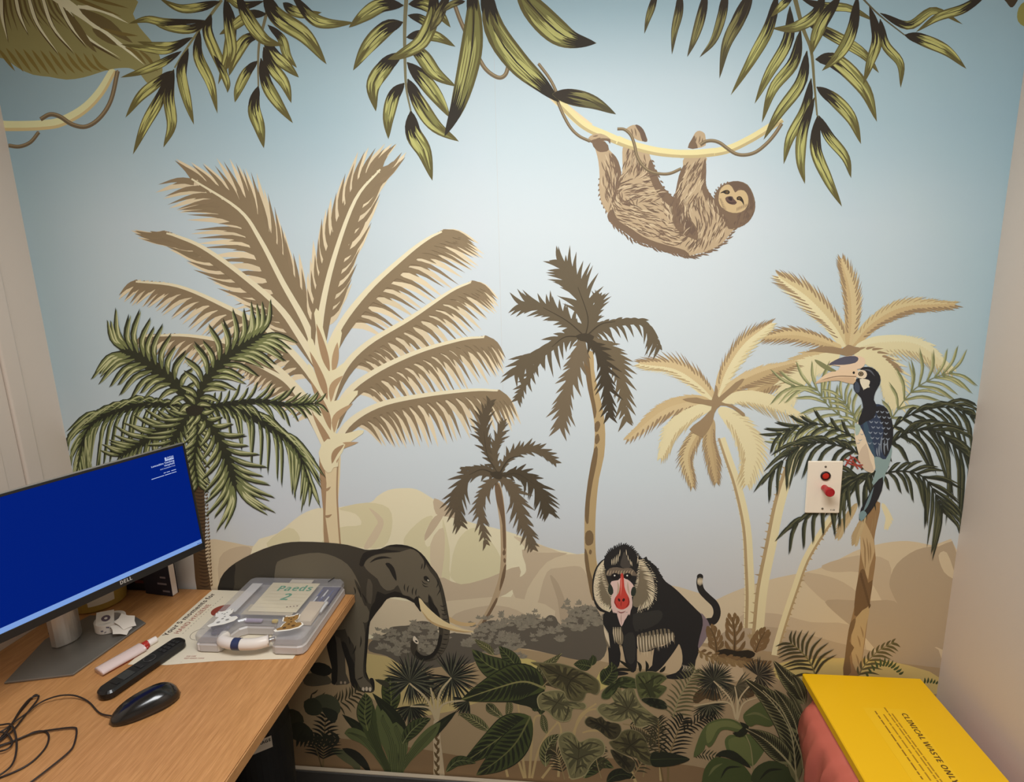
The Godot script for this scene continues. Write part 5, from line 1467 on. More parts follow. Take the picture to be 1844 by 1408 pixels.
# an outline in x, z pushed up from y0 to y1 with chamfered rims
func slab(out: PackedVector2Array, y0: float, y1: float, ch: float) -> ArrayMesh:
	var n := out.size()
	if Geometry2D.is_polygon_clockwise(out):
		out.reverse()
	var c := Vector2.ZERO
	for p in out:
		c += p
	c /= n
	var ins := PackedVector2Array()
	for i in n:
		var d := (out[(i + 1) % n] - out[(i + n - 1) % n]).normalized()
		ins.append(out[i] - Vector2(d.y, -d.x) * ch)
	var st := SurfaceTool.new()
	st.begin(Mesh.PRIMITIVE_TRIANGLES)
	var rows := [[ins, y0], [out, y0 + ch], [out, y1 - ch], [ins, y1]]
	st.set_smooth_group(-1)
	for k in 3:
		var pa: PackedVector2Array = rows[k][0]
		var pb: PackedVector2Array = rows[k + 1][0]
		for i in n:
			var j := (i + 1) % n
			var a := Vector3(pa[i].x, rows[k][1], pa[i].y)
			var b := Vector3(pa[j].x, rows[k][1], pa[j].y)
			var d := Vector3(pb[j].x, rows[k + 1][1], pb[j].y)
			var e := Vector3(pb[i].x, rows[k + 1][1], pb[i].y)
			for v in [a, b, d, a, d, e]:
				st.add_vertex(v)
	var ix := Geometry2D.triangulate_polygon(ins)
	for q in range(0, ix.size(), 3):
		var t := [ins[ix[q]], ins[ix[q + 1]], ins[ix[q + 2]]]
		if (t[1] - t[0]).cross(t[2] - t[0]) < 0.0:
			t = [t[0], t[2], t[1]]
		for v in [t[0], t[1], t[2]]:
			st.add_vertex(Vector3(v.x, y1, v.y))
		for v in [t[0], t[2], t[1]]:
			st.add_vertex(Vector3(v.x, y0, v.y))
	st.generate_normals()
	return st.commit()

func bx(parent: Node, called: String, s: Vector3, p: Vector3, m: Material, r := 0.003) -> MeshInstance3D:
	return part(parent, called, bevel_box(s, r), m, p)

# profile of [radius, y] pairs turned round the y axis
func lathe(pr: Array, n := 28) -> ArrayMesh:
	var st := SurfaceTool.new()
	st.begin(Mesh.PRIMITIVE_TRIANGLES)
	st.set_smooth_group(-1)
	for k in pr.size() - 1:
		for i in n:
			var a := TAU * i / n
			var b := TAU * (i + 1) / n
			var v0 := Vector3(cos(a) * pr[k][0], pr[k][1], sin(a) * pr[k][0])
			var v1 := Vector3(cos(b) * pr[k][0], pr[k][1], sin(b) * pr[k][0])
			var v2 := Vector3(cos(b) * pr[k + 1][0], pr[k + 1][1], sin(b) * pr[k + 1][0])
			var v3 := Vector3(cos(a) * pr[k + 1][0], pr[k + 1][1], sin(a) * pr[k + 1][0])
			for v in [v0, v1, v2, v0, v2, v3]:
				st.add_vertex(v)
	st.generate_normals()
	return st.commit()

func curve_pts(p: Array, n: int) -> PackedVector3Array:
	var r := PackedVector3Array()
	var m := p.size()
	for i in n + 1:
		var u := float(i) / n * (m - 1)
		var k := mini(int(u), m - 2)
		var a: Vector3 = p[k - 1] if k > 0 else p[0] * 2.0 - p[1]
		var d: Vector3 = p[k + 2] if k + 2 < m else p[m - 1] * 2.0 - p[m - 2]
		r.append(p[k].cubic_interpolate(p[k + 1], a, d, u - k))
	return r

func tube(p: Array, rad: float, n := 40, sides := 8, rad2 := -1.0, squash := 1.0) -> ArrayMesh:
	var c := curve_pts(p, n)
	var st := SurfaceTool.new()
	st.begin(Mesh.PRIMITIVE_TRIANGLES)
	st.set_smooth_group(0)
	var rings := []
	for i in n + 1:
		var t := (c[mini(i + 1, n)] - c[maxi(i - 1, 0)]).normalized()
		var s := t.cross(Vector3.UP)
		if s.length() < 0.05:
			s = t.cross(Vector3.RIGHT)
		s = s.normalized()
		var u := s.cross(t).normalized()
		var r := rad if rad2 < 0.0 else lerpf(rad, rad2, float(i) / n)
		var ring := []
		for k in sides:
			var a := TAU * k / sides
			ring.append(c[i] + s * cos(a) * r + u * sin(a) * r * squash)
		rings.append(ring)
	for i in n:
		for k in sides:
			var j := (k + 1) % sides
			for v in [rings[i][k], rings[i + 1][k], rings[i + 1][j], rings[i][k], rings[i + 1][j], rings[i][j]]:
				st.add_vertex(v)
	for e in [0, n]:
		for k in range(1, sides - 1):
			for v in [rings[e][0], rings[e][k], rings[e][k + 1]]:
				st.add_vertex(v)
	st.generate_normals()
	return st.commit()

func noise_tex(fr: float, lo: Color, hi: Color, sd: int, size := 512) -> NoiseTexture2D:
	var f := FastNoiseLite.new()
	f.seed = sd
	f.frequency = fr
	f.fractal_octaves = 4
	var t := NoiseTexture2D.new()
	t.width = size
	t.height = size
	t.seamless = true
	t.noise = f
	var g := Gradient.new()
	g.set_color(0, lo)
	g.set_color(1, hi)
	t.color_ramp = g
	return t

func bump_tex(fr: float, sd: int, strength := 2.0, size := 512) -> NoiseTexture2D:
	var f := FastNoiseLite.new()
	f.seed = sd
	f.frequency = fr
	var t := NoiseTexture2D.new()
	t.width = size
	t.height = size
	t.seamless = true
	t.as_normal_map = true
	t.bump_strength = strength
	t.noise = f
	return t

func structure(called: String, s: Vector3, p: Vector3, m: Material, r := 0.001) -> MeshInstance3D:
	var o := bx(self, called, s, p, m, r)
	o.set_meta("kind", "structure")
	return o

func build_room() -> void:
	var paint := mat(rgb(214, 199, 184), 0.7)
	paint.normal_enabled = true
	paint.normal_texture = bump_tex(0.08, 5, 1.2)
	paint.normal_scale = 0.25
	paint.uv1_triplanar = true
	paint.uv1_world_triplanar = true
	paint.uv1_scale = Vector3(6, 6, 6)
	var ceil_m := mat(rgb(226, 222, 214), 0.9)
	var floor_m := mat(Color.WHITE, 0.5)
	floor_m.albedo_texture = noise_tex(0.05, rgb(66, 64, 62), rgb(92, 89, 86), 9)
	floor_m.uv1_triplanar = true
	floor_m.uv1_world_triplanar = true
	floor_m.uv1_scale = Vector3(3, 3, 3)
	var w := WALL_R - WALL_L
	var cx := (WALL_R + WALL_L) * 0.5
	structure("wall_back", Vector3(w + 0.2, ROOM_H + 0.2, 0.1), Vector3(cx, ROOM_H * 0.5, -0.05), paint)
	structure("wall_left", Vector3(0.1, ROOM_H + 0.2, ROOM_B + 0.1), Vector3(WALL_L - 0.05, ROOM_H * 0.5, ROOM_B * 0.5), paint)
	structure("wall_right", Vector3(0.1, ROOM_H + 0.2, ROOM_B + 0.1), Vector3(WALL_R + 0.05, ROOM_H * 0.5, ROOM_B * 0.5), paint)
	structure("wall_front", Vector3(w + 0.2, ROOM_H + 0.2, 0.1), Vector3(cx, ROOM_H * 0.5, ROOM_B + 0.05), paint)
	structure("floor", Vector3(w + 0.2, 0.1, ROOM_B + 0.2), Vector3(cx, -0.05, ROOM_B * 0.5), floor_m)
	structure("ceiling", Vector3(w + 0.2, 0.1, ROOM_B + 0.2), Vector3(cx, ROOM_H + 0.05, ROOM_B * 0.5), ceil_m)
	var sk := mat(rgb(74, 70, 66), 0.5)
	structure("baseboard_back", Vector3(w, 0.088, 0.016), Vector3(cx, 0.044, 0.0135), sk, 0.004)
	structure("baseboard_right", Vector3(0.016, 0.088, ROOM_B - 0.03), Vector3(WALL_R - 0.008, 0.044, ROOM_B * 0.5 + 0.015), sk, 0.004)
	structure("baseboard_left", Vector3(0.016, 0.088, ROOM_B - 0.03), Vector3(WALL_L + 0.008, 0.044, ROOM_B * 0.5 + 0.015), sk, 0.004)
	var bead := mat(rgb(196, 180, 156), 0.5)
	structure("trim_1", Vector3(w, 0.005, 0.012), Vector3(cx, 0.0905, 0.0125), bead, 0.0015)

func build_mural() -> void:
	mural = thing("wallpaper_mural", "jungle wallpaper mural with elephant, mandrill, sloth and hornbill covering the wall", "mural", Vector3(0, 0, 0.0002))
	lev.resize(LW * LH)
	ink_mat = mat(Color.WHITE, 0.75)
	ink_mat.vertex_color_use_as_albedo = true
	ink_mat.vertex_color_is_srgb = true
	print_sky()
	print_hills()
	print_banana_palm()
	print_pale_palms()
	print_dark_palms()
	print_bushes()
	print_elephant()
	print_branch()
	print_sloth()
	print_mandrill()
	print_green_palm()
	print_right_palm()
	print_hornbill()
	print_undergrowth()
	print_hanging_leaves()
	var top := 0
	for v in lev:
		top = maxi(top, v)
	print("ink levels ", top)
# ---------------------------------------------------------------- things in the room
func lettering(parent: Node, called: String, txt: String, cap: float, origin: Vector3, right: Vector3, up: Vector3, m: Material, bold := false, serif := false, align := HORIZONTAL_ALIGNMENT_LEFT) -> MeshInstance3D:
	var f := SystemFont.new()
	f.font_names = PackedStringArray(["Droid Serif" if serif else "Droid Sans"])
	if bold:
		f.font_weight = 700
	var t := TextMesh.new()
	t.text = txt
	t.font = f
	t.font_size = 32
	t.pixel_size = cap / 23.0
	t.depth = 0.0003
	t.curve_step = 1.0
	t.horizontal_alignment = align
	t.vertical_alignment = VERTICAL_ALIGNMENT_BOTTOM
	var o := part(parent, called, t, m)
	var z := right.cross(up).normalized()
	o.transform = Transform3D(Basis(right.normalized(), up.normalized(), z), origin)
	return o

func wood(c0: Color, c1: Color, sc: Vector3, sd: int) -> StandardMaterial3D:
	var m := mat(Color.WHITE, 0.42)
	m.albedo_texture = noise_tex(0.03, c0, c1, sd)
	m.uv1_triplanar = true
	m.uv1_world_triplanar = true
	m.uv1_scale = sc
	m.detail_enabled = true
	m.detail_blend_mode = BaseMaterial3D.BLEND_MODE_MUL
	m.detail_albedo = noise_tex(0.12, Color(0.86, 0.83, 0.8), Color(1, 1, 1), sd + 1)
	return m

func poly_slab(pts: Array, y0: float, y1: float, ch := 0.0004) -> ArrayMesh:
	var o := PackedVector2Array()
	for p in pts:
		o.append(Vector2(p[0], p[1]))
	return slab(o, y0, y1, ch)

func rounded(w: float, d: float, r: float, n := 6) -> PackedVector2Array:
	var out := PackedVector2Array()
	for c in 4:
		var sx := 1.0 if c == 0 or c == 3 else -1.0
		var sz := 1.0 if c < 2 else -1.0
		for i in n + 1:
			var a := (c + float(i) / n) * PI * 0.5
			out.append(Vector2(sx * (w * 0.5 - r) + cos(a) * r, sz * (d * 0.5 - r) + sin(a) * r))
	return out

func build_objects() -> void:
	print("objects")
	wall_fittings()
	desk()
	monitor()
	papers()
	plastic_case()
	desk_clutter()
	mouse_and_cords()
	waste_bin()
	under_desk()

func wall_fittings() -> void:
	# door frame and door on the left wall
	var gloss := mat(rgb(212, 198, 184), 0.4)
	var fr := structure("trim_2", Vector3(0.022, 2.1, 0.05), Vector3(WALL_L + 0.011, 1.05, 0.134), gloss, 0.006)
	fr.set_meta("label", "cream painted door frame on the side wall")
	structure("trim_3", Vector3(0.022, 0.05, 0.9), Vector3(WALL_L + 0.011, 2.125, 0.559), gloss, 0.006)
	var dr := structure("door_1", Vector3(0.014, 2.095, 0.8), Vector3(WALL_L + 0.008, 1.05, 0.56), gloss, 0.002)
	bx(dr, "door_panel", Vector3(0.012, 1.18, 0.7), Vector3(0.008, -0.32, 0.0), gloss, 0.005)
	bx(dr, "door_panel", Vector3(0.012, 0.58, 0.7), Vector3(0.008, 0.66, 0.0), gloss, 0.005)
	# nurse call plate
	var t := thing("call_plate", "cream call point plate with red lamp and red push knob", "switch", Vector3(0.66, 1.0925, 0.003))
	t.rotation.z = 0.008
	var cream := mat(rgb(252, 238, 216), 0.35)
	var pm := bx(t, "plate", Vector3(0.087, 0.0055, 0.146), Vector3(0, 0, 0.0028), cream, 0.003)
	pm.rotation.x = PI / 2
	var red := mat(rgb(176, 28, 34), 0.25)
	var lensm := mat(rgb(196, 40, 20), 0.3)
	var ring := part(t, "lamp_ring", lathe([[0.0, 0.0], [0.0125, 0.0], [0.0125, 0.003], [0.011, 0.004], [0.0092, 0.004], [0.0092, 0.001], [0, 0.001]]), mat(rgb(40, 14, 12), 0.4), Vector3(0.001, 0.033, 0.0055))
	ring.rotation.x = PI / 2
	var le := part(t, "lamp_lens", lathe([[0.0, 0.0], [0.009, 0.0], [0.0088, 0.002], [0.006, 0.0032], [0, 0.0036]]), lensm, Vector3(0.001, 0.033, 0.0062))
	le.rotation.x = PI / 2
	var kn := part(t, "push_knob", lathe([[0, 0], [0.0088, 0], [0.0088, 0.016], [0.0095, 0.02], [0.0118, 0.024], [0.0122, 0.03], [0.0116, 0.034], [0.0095, 0.0352], [0.009, 0.034], [0, 0.034]]), red, Vector3(0.001, -0.001, 0.0055))
	kn.rotation.x = PI / 2
	for y in [0.058, -0.06]:
		var sc := part(t, "screw", lathe([[0, 0], [0.003, 0], [0.0028, 0.0008], [0.0018, 0.0013], [0, 0.0014]], 14), mat(rgb(130, 122, 108), 0.35, 0.7), Vector3(0.0, y, 0.0055))
		sc.rotation.x = PI / 2
	lettering(t, "number", "C-33", 0.0042, Vector3(0.02, -0.067, 0.0056), Vector3.RIGHT, Vector3.UP, mat(rgb(50, 36, 30), 0.6), true)

func desk() -> void:
	var beech := wood(rgb(192, 138, 84), rgb(218, 162, 106), Vector3(5, 5, 0.35), 21)
	var edge := wood(rgb(190, 140, 90), rgb(210, 158, 104), Vector3(0.8, 6, 0.8), 23)
	var t := thing("desk", "beech laminate office desk in the corner under the mural", "desk", Vector3.ZERO)
	var w := -0.672 - WALL_L - 0.004
	part(t, "desk_top", bevel_box(Vector3(w - 0.003, 0.025, 1.3), 0.0012), beech, Vector3(-0.6735 - w * 0.5, DESK - 0.0125, 0.656))
	part(t, "edge_band", bevel_box(Vector3(0.003, 0.0246, 1.3), 0.0011), edge, Vector3(-0.672, DESK - 0.0125, 0.656))
	var steel := mat(rgb(150, 150, 150), 0.45, 0.4)
	for p in [Vector2(-1.49, 0.08), Vector2(-1.49, 1.24), Vector2(-0.75, 1.24)]:
		part(t, "leg", bevel_box(Vector3(0.045, DESK - 0.025, 0.045), 0.004), steel, Vector3(p.x, (DESK - 0.025) * 0.5, p.y))
	part(t, "rail", bevel_box(Vector3(0.7, 0.04, 0.02), 0.003), steel, Vector3(-1.12, DESK - 0.046, 1.24))
	part(t, "rail", bevel_box(Vector3(0.02, 0.04, 1.12), 0.003), steel, Vector3(-1.49, DESK - 0.046, 0.66))

func monitor() -> void:
	var t := thing("monitor", "black framed computer monitor with plain blue screen on silver stand", "monitor", Vector3.ZERO)
	var alu := mat(rgb(196, 192, 186), 0.32, 0.6)
	var black := mat(rgb(24, 23, 22), 0.45)
	# foot plate traced on the desk
	part(t, "foot_plate", poly_slab([[-1.384, 0.440], [-1.237, 0.401], [-1.214, 0.189], [-1.262, 0.165], [-1.41, 0.165], [-1.44, 0.28]], DESK + 0.0005, DESK + 0.0065, 0.0016), mat(rgb(128, 123, 116), 0.36, 0.55))
	part(t, "riser", slab(PackedVector2Array(curved_riser(Vector2(-1.372, 0.275), 0.039, 0.022)), DESK + 0.006, DESK + 0.36, 0.003), alu)
	# panel: lower right corner, along the bottom edge, screen normal
	var br := Vector3(-1.082, 0.911, 0.08)
	var along := Vector3(-0.364, 0.0, 0.931).normalized()
	var nrm := Vector3(along.z, 0, -along.x)
	var tilt := 0.075
	var up := (Vector3.UP * cos(tilt) - nrm * sin(tilt)).normalized()
	var fwd := along.cross(up).normalized()
	if fwd.dot(nrm) < 0:
		fwd = -fwd
	var right := up.cross(fwd).normalized()
	var pw := 0.539
	var ph := 0.321
	var c := br - right * pw * 0.5 + up * ph * 0.5
	var pan := Node3D.new()
	pan.name = "panel"
	t.add_child(pan)
	pan.transform = Transform3D(Basis(right, up, fwd), c)
	bx(pan, "back_shell", Vector3(pw, ph, 0.012), Vector3(0, 0, -0.007), black, 0.002)
	bx(pan, "back_bulge", Vector3(pw * 0.7, ph * 0.66, 0.03), Vector3(0, -0.01, -0.026), black, 0.012)
	for s in [-1.0, 1.0]:
		bx(pan, "bezel", Vector3(0.006, ph, 0.004), Vector3(s * (pw * 0.5 - 0.003), 0, 0.0005), black, 0.001)
	bx(pan, "bezel", Vector3(pw, 0.006, 0.004), Vector3(0, ph * 0.5 - 0.003, 0.0005), black, 0.001)
	bx(pan, "bezel", Vector3(pw, 0.02, 0.004), Vector3(0, -ph * 0.5 + 0.01, 0.0005), black, 0.001)
	var rim := mat(rgb(176, 174, 168), 0.4, 0.6)
	bx(pan, "rim", Vector3(pw, 0.0016, 0.012), Vector3(0, ph * 0.5 + 0.0008, -0.007), rim, 0.0004)
	# lit screen: plain blue desktop with a pale task bar
	var sc := Node3D.new()
	sc.name = "screen"
	pan.add_child(sc)
	var sh := ph - 0.026
	var sy := 0.007
	glow(sc, "desktop", Vector3(pw - 0.012, sh - 0.0125, 0.001), Vector3(0, sy + 0.00625, 0.0006), rgb(0, 30, 118), 1.0)
	glow(sc, "task_bar", Vector3(pw - 0.012, 0.0125, 0.001), Vector3(0, sy - sh * 0.5 + 0.00625, 0.0006), rgb(126, 162, 224), 0.95)
	var wm := lit(rgb(190, 205, 240), 0.9)
	var bm := lit(rgb(10, 40, 130), 0.9)
	var rx := pw * 0.5 - 0.037
	var ty := ph * 0.5 - 0.03
	bx(sc, "badge", Vector3(0.024, 0.0102, 0.0006), Vector3(rx - 0.012, ty, 0.0012), wm, 0.0002)
	lettering(sc, "badge_letters", "NHS", 0.0072, Vector3(rx - 0.0205, ty - 0.0042, 0.0016), Vector3.RIGHT, Vector3.UP, bm, true)
	lettering(sc, "words", "Lancashire Teaching", 0.0046, Vector3(rx, ty - 0.0135, 0.0012), Vector3.RIGHT, Vector3.UP, wm, true, false, HORIZONTAL_ALIGNMENT_RIGHT)
	lettering(sc, "words", "Hospitals", 0.0046, Vector3(rx, ty - 0.0205, 0.0012), Vector3.RIGHT, Vector3.UP, wm, true, false, HORIZONTAL_ALIGNMENT_RIGHT)
	lettering(sc, "words", "NHS Foundation Trust", 0.003, Vector3(rx, ty - 0.0265, 0.0012), Vector3.RIGHT, Vector3.UP, wm, false, false, HORIZONTAL_ALIGNMENT_RIGHT)
	for d in [[0.034, 0.006], [0.026, 0.009], [0.013, 0.013]]:
		bx(sc, "fine_print", Vector3(d[1], 0.0017, 0.0004), Vector3(rx - d[0] + d[1] * 0.5, ty - 0.036, 0.0012), wm, 0.0001)
	for d in [[0.068, 0.034], [0.032, 0.018], [0.013, 0.013]]:
		bx(sc, "fine_print", Vector3(d[1], 0.0017, 0.0004), Vector3(rx - d[0] + d[1] * 0.5, ty - 0.0425, 0.0012), wm, 0.0001)
	for d in [[0.012, -0.1375], [0.016, -0.1415]]:
		bx(sc, "clock", Vector3(d[0], 0.0013, 0.0004), Vector3(pw * 0.5 - 0.0145, d[1], 0.0012), bm, 0.0001)
	# the screen's own light
	var l := AreaLight3D.new()
	l.name = "screen_light"
	l.area_size = Vector2(pw - 0.02, sh)
	l.light_color = Color(0.12, 0.3, 1.0)
	l.light_energy = 0.004
	l.area_range = 5.0
	l.shadow_enabled = true
	l.position = Vector3(0, sy, 0.006)
	l.rotation_degrees = Vector3(0, 180, 0)
	sc.add_child(l)
	lettering(pan, "maker_mark", "DELL", 0.0095, Vector3(0.052, -ph * 0.5 + 0.0048, 0.0027), Vector3.RIGHT, Vector3.UP, mat(rgb(196, 194, 190), 0.4, 0.3), true, false, HORIZONTAL_ALIGNMENT_CENTER)
	# neck joining riser and panel
	part(t, "neck", tube([Vector3(-1.372, DESK + 0.33, 0.275), c - fwd * 0.06 + Vector3(0, -0.01, 0), c - fwd * 0.03], 0.028, 14, 10), black)

func lit(c: Color, e: float) -> StandardMaterial3D:
	var m := mat(Color(0.004, 0.004, 0.006), 0.5)
	m.metallic_specular = 0.12
	m.emission_enabled = true
	m.emission = c
	m.emission_energy_multiplier = e
	return m

func glow(parent: Node, called: String, s: Vector3, p: Vector3, c: Color, e: float) -> MeshInstance3D:
	return bx(parent, called, s, p, lit(c, e), 0.0003)

func curved_riser(c: Vector2, hw: float, d: float) -> Array:
	# front face bowed toward the room (+x)
	var r := []
	for i in 13:
		var a := lerpf(-1.0, 1.0, i / 12.0)
		r.append(c + Vector2(d * (1.0 - a * a) + 0.004, a * hw))
	for i in 7:
		var a := lerpf(1.0, -1.0, i / 6.0)
		r.append(c + Vector2(-0.012 - d * 0.2 * (1.0 - a * a), a * hw * 0.96))
	return r

func papers() -> void:
	var t := thing("hygiene_poster", "cream paper hand hygiene poster lying under the clear case", "poster", Vector3.ZERO)
	var y := DESK + 0.0004
	part(t, "sheet", poly_slab([[-1.135, 0.008], [-0.716, 0.006], [-0.716, 0.302], [-0.9, 0.322], [-1.03, 0.347], [-1.132, 0.352]], y, y + 0.0006, 0.0001), mat(rgb(226, 214, 190), 0.8))
	var ty := y + 0.0007
	var dark := mat(rgb(70, 58, 52), 0.8)
	var red := mat(rgb(150, 66, 50), 0.8)
	lettering(t, "heading", "Your 5 moments for", 0.0155, Vector3(-1.108, ty, 0.236), Vector3(0.02, 0, -1), Vector3(-1, 0, -0.02), dark, true)
	lettering(t, "heading", "HAND HYGIENE", 0.0145, Vector3(-1.083, ty, 0.226), Vector3(0.02, 0, -1), Vector3(-1, 0, -0.02), red, false)
	var n := 34
	for i in n:
		if i % 2 == 0:
			bx(t, "dotted_line", Vector3(0.0012, 0.0002, 0.004), Vector3(-1.076, ty, 0.222 - i * 0.0055), dark, 0.0001)
	var o := PackedVector2Array()
	for i in 24:
		o.append(Vector2(-1.026, 0.112) + Vector2(cos(TAU * i / 24.0) * 0.038, sin(TAU * i / 24.0) * 0.03))
	part(t, "red_spot", slab(o, ty - 0.0001, ty + 0.0002, 0.0001), mat(rgb(142, 58, 40), 0.8))
	var arc := []
	for i in 9:
		var a := lerpf(1.6, 4.4, i / 8.0)
		arc.append(Vector3(-1.02 + cos(a) * 0.03, ty, 0.222 + sin(a) * 0.026))
	part(t, "dotted_ring", tube(arc, 0.0005, 24, 5), dark)
	for r in [[-1.0, 0.316, 0.05], [-1.0, 0.324, 0.066], [-1.0, 0.336, 0.02]]:
		lettering(t, "small_print", "KEEP HANDS CLEAN" if r[2] > 0.06 else ("FOR CARE" if r[2] > 0.03 else "..."), 0.0042, Vector3(r[0], ty, r[1]), Vector3(1, 0, -0.08), Vector3(-0.08, 0, -1), red)

func plastic_case() -> void:
	var t := thing("storage_case", "clear plastic carry case with white handle marked Paeds 2", "case", Vector3(-0.842, DESK + 0.0014, 0.15), 0.02)
	var w := 0.298
	var d := 0.288
	var milky := mat(Color(0.82, 0.79, 0.77, 0.78), 0.3)
	milky.transparency = BaseMaterial3D.TRANSPARENCY_ALPHA
	var clear := mat(Color(0.74, 0.73, 0.74, 0.26), 0.12)
	clear.transparency = BaseMaterial3D.TRANSPARENCY_ALPHA
	var solid := mat(rgb(226, 218, 212), 0.45)
	# outline with the handle notch in the front edge
	var o := PackedVector2Array()
	var pts := [[-w / 2, -d / 2 + 0.014], [-w / 2 + 0.014, -d / 2], [w / 2 - 0.014, -d / 2], [w / 2, -d / 2 + 0.014], [w / 2, d / 2 - 0.018], [w / 2 - 0.005, d / 2 - 0.005], [w / 2 - 0.018, d / 2], [0.072, d / 2], [0.062, d / 2 - 0.006], [0.056, d / 2 - 0.04], [0.046, d / 2 - 0.066], [0.03, d / 2 - 0.076], [-0.046, d / 2 - 0.076], [-0.062, d / 2 - 0.066], [-0.07, d / 2 - 0.04], [-0.076, d / 2 - 0.006], [-0.086, d / 2], [-w / 2 + 0.018, d / 2], [-w / 2 + 0.005, d / 2 - 0.005], [-w / 2, d / 2 - 0.018]]
	for p in pts:
		o.append(Vector2(p[0], p[1]))
	part(t, "base_tray", slab(o, 0.0, 0.026, 0.004), milky).set_meta("label", "milky plastic tray")
	part(t, "lid", slab(o, 0.027, 0.05, 0.004), clear).set_meta("label", "clear grey lid")
	# front blocks look solid and pale
	for s in [[-0.1105, 0.064], [0.1045, 0.068]]:
		bx(t, "front_block", Vector3(s[1], 0.024, 0.05), Vector3(s[0], 0.0135, d / 2 - 0.0262), solid, 0.006)
	# papers and slips under the lid
	var yl := 0.044
	var card := mat(rgb(238, 224, 188), 0.8)
	var label := part(t, "name_card", poly_slab([[-0.07, -0.122], [0.078, -0.122], [0.074, 0.026], [-0.066, 0.026]], yl, yl + 0.0008, 0.0001), card)
	label.set_meta("label", "lined cream card with green handwriting")
	for i in 7:
		bx(label, "ruled_line", Vector3(0.12, 0.0002, 0.0008), Vector3(0.007, yl + 0.001, -0.096 + i * 0.017), mat(rgb(206, 186, 150), 0.8), 0.0001)
	var green := mat(rgb(58, 158, 118), 0.7)
	lettering(label, "handwriting", "Paeds", 0.027, Vector3(-0.04, yl + 0.001, -0.068), Vector3(1, 0, -0.03), Vector3(0.03, 0, -1), green, true)
	lettering(label, "handwriting", "2", 0.034, Vector3(-0.006, yl + 0.001, -0.02), Vector3(1, 0, 0.02), Vector3(0.1, 0, -1), green, true)
	for i in 4:
		bx(label, "pen_mark", Vector3(0.005, 0.0002, 0.004), Vector3(0.036 + i * 0.009, yl + 0.001, 0.002 - i * 0.002), mat(rgb(120, 84, 60), 0.8), 0.0001)
	part(t, "masking_strip", poly_slab([[-0.078, -0.01], [0.066, -0.01], [0.066, 0.038], [-0.08, 0.038]], yl - 0.002, yl - 0.001, 0.0001), mat(rgb(198, 184, 156), 0.8))
	part(t, "paper_slip", poly_slab([[-0.132, -0.116], [-0.1, -0.116], [-0.1, 0.03], [-0.132, 0.03]], yl, yl + 0.0008, 0.0001), mat(rgb(226, 222, 218), 0.8)).set_meta("label", "white paper slip")
	part(t, "card_box", poly_slab([[0.088, -0.03], [0.132, -0.03], [0.132, 0.062], [0.088, 0.062]], 0.03, yl, 0.002), mat(rgb(224, 204, 176), 0.8)).set_meta("label", "cream card packet")
	part(t, "card_slip", poly_slab([[-0.02, -0.142], [0.05, -0.142], [0.05, -0.124], [-0.02, -0.124]], yl, yl + 0.0006, 0.0001), mat(rgb(220, 208, 186), 0.8))
	part(t, "tray_floor_lining", poly_slab([[0.084, -0.13], [0.14, -0.13], [0.14, -0.036], [0.084, -0.036]], 0.0275, 0.0285, 0.0001), mat(rgb(66, 66, 104), 0.6))
	for i in 6:
		var x := 0.09 + (i % 3) * 0.017
		var z := -0.085 + int(i / 3.0) * 0.035
		part(t, "swab", tube([Vector3(x, 0.032, z + 0.02), Vector3(x + 0.002, 0.034, z), Vector3(x + 0.004, 0.036, z - 0.016)], 0.0032, 8, 6, 0.002), mat(rgb(222, 222, 226) if i % 2 else rgb(56, 72, 140), 0.5))
	part(t, "syringe_cap", tube([Vector3(0.138, 0.04, -0.03), Vector3(0.139, 0.042, -0.008), Vector3(0.137, 0.038, 0.014)], 0.005, 8, 8, 0.003), mat(rgb(236, 234, 232), 0.4))
	part(t, "black_pen", tube([Vector3(0.105, 0.052, -0.12), Vector3(0.115, 0.053, -0.142)], 0.0013, 4, 6), mat(rgb(24, 22, 22), 0.5))
	part(t, "yellow_packet", bevel_box(Vector3(0.016, 0.008, 0.01), 0.003), mat(rgb(222, 190, 84), 0.6), Vector3(0.026, 0.034, 0.052))
	part(t, "lilac_packet", bevel_box(Vector3(0.05, 0.008, 0.012), 0.004), mat(rgb(172, 160, 186), 0.6), Vector3(-0.035, 0.034, 0.052))
	part(t, "dark_clip", bevel_box(Vector3(0.03, 0.01, 0.03), 0.004), mat(rgb(92, 84, 96), 0.4), Vector3(-0.104, 0.034, 0.1))
	part(t, "dark_clip", bevel_box(Vector3(0.05, 0.01, 0.06), 0.004), mat(rgb(104, 98, 118), 0.4), Vector3(-0.112, 0.032, 0.058))
	# handle
	var hd := part(t, "handle", tube([Vector3(-0.08, 0.03, d / 2 - 0.03), Vector3(-0.07, 0.032, d / 2 - 0.006), Vector3(-0.03, 0.032, d / 2 + 0.004), Vector3(0.02, 0.032, d / 2 + 0.002), Vector3(0.052, 0.033, d / 2 - 0.012)], 0.0145, 24, 14), mat(rgb(230, 220, 210), 0.3))
	hd.set_meta("label", "white moulded handle")
	part(hd, "blue_band", tube([Vector3(-0.034, 0.0325, d / 2 + 0.0045), Vector3(-0.026, 0.0325, d / 2 + 0.005), Vector3(-0.014, 0.0325, d / 2 + 0.0049)], 0.0152, 8, 14), mat(rgb(46, 56, 92), 0.4))
	part(t, "hinge_pin", tube([Vector3(0.05, 0.033, d / 2 - 0.012), Vector3(0.064, 0.033, d / 2 - 0.02)], 0.006, 4, 10), mat(rgb(180, 178, 176), 0.25, 0.8))
	# animal stickers on the lid
	sticker(t, Vector3(-0.108, 0.0504, 0.066), 0.5, rgb(232, 228, 220), rgb(150, 146, 140))
	sticker(t, Vector3(0.088, 0.0504, 0.082), 0.35, rgb(150, 112, 58), rgb(84, 58, 30))

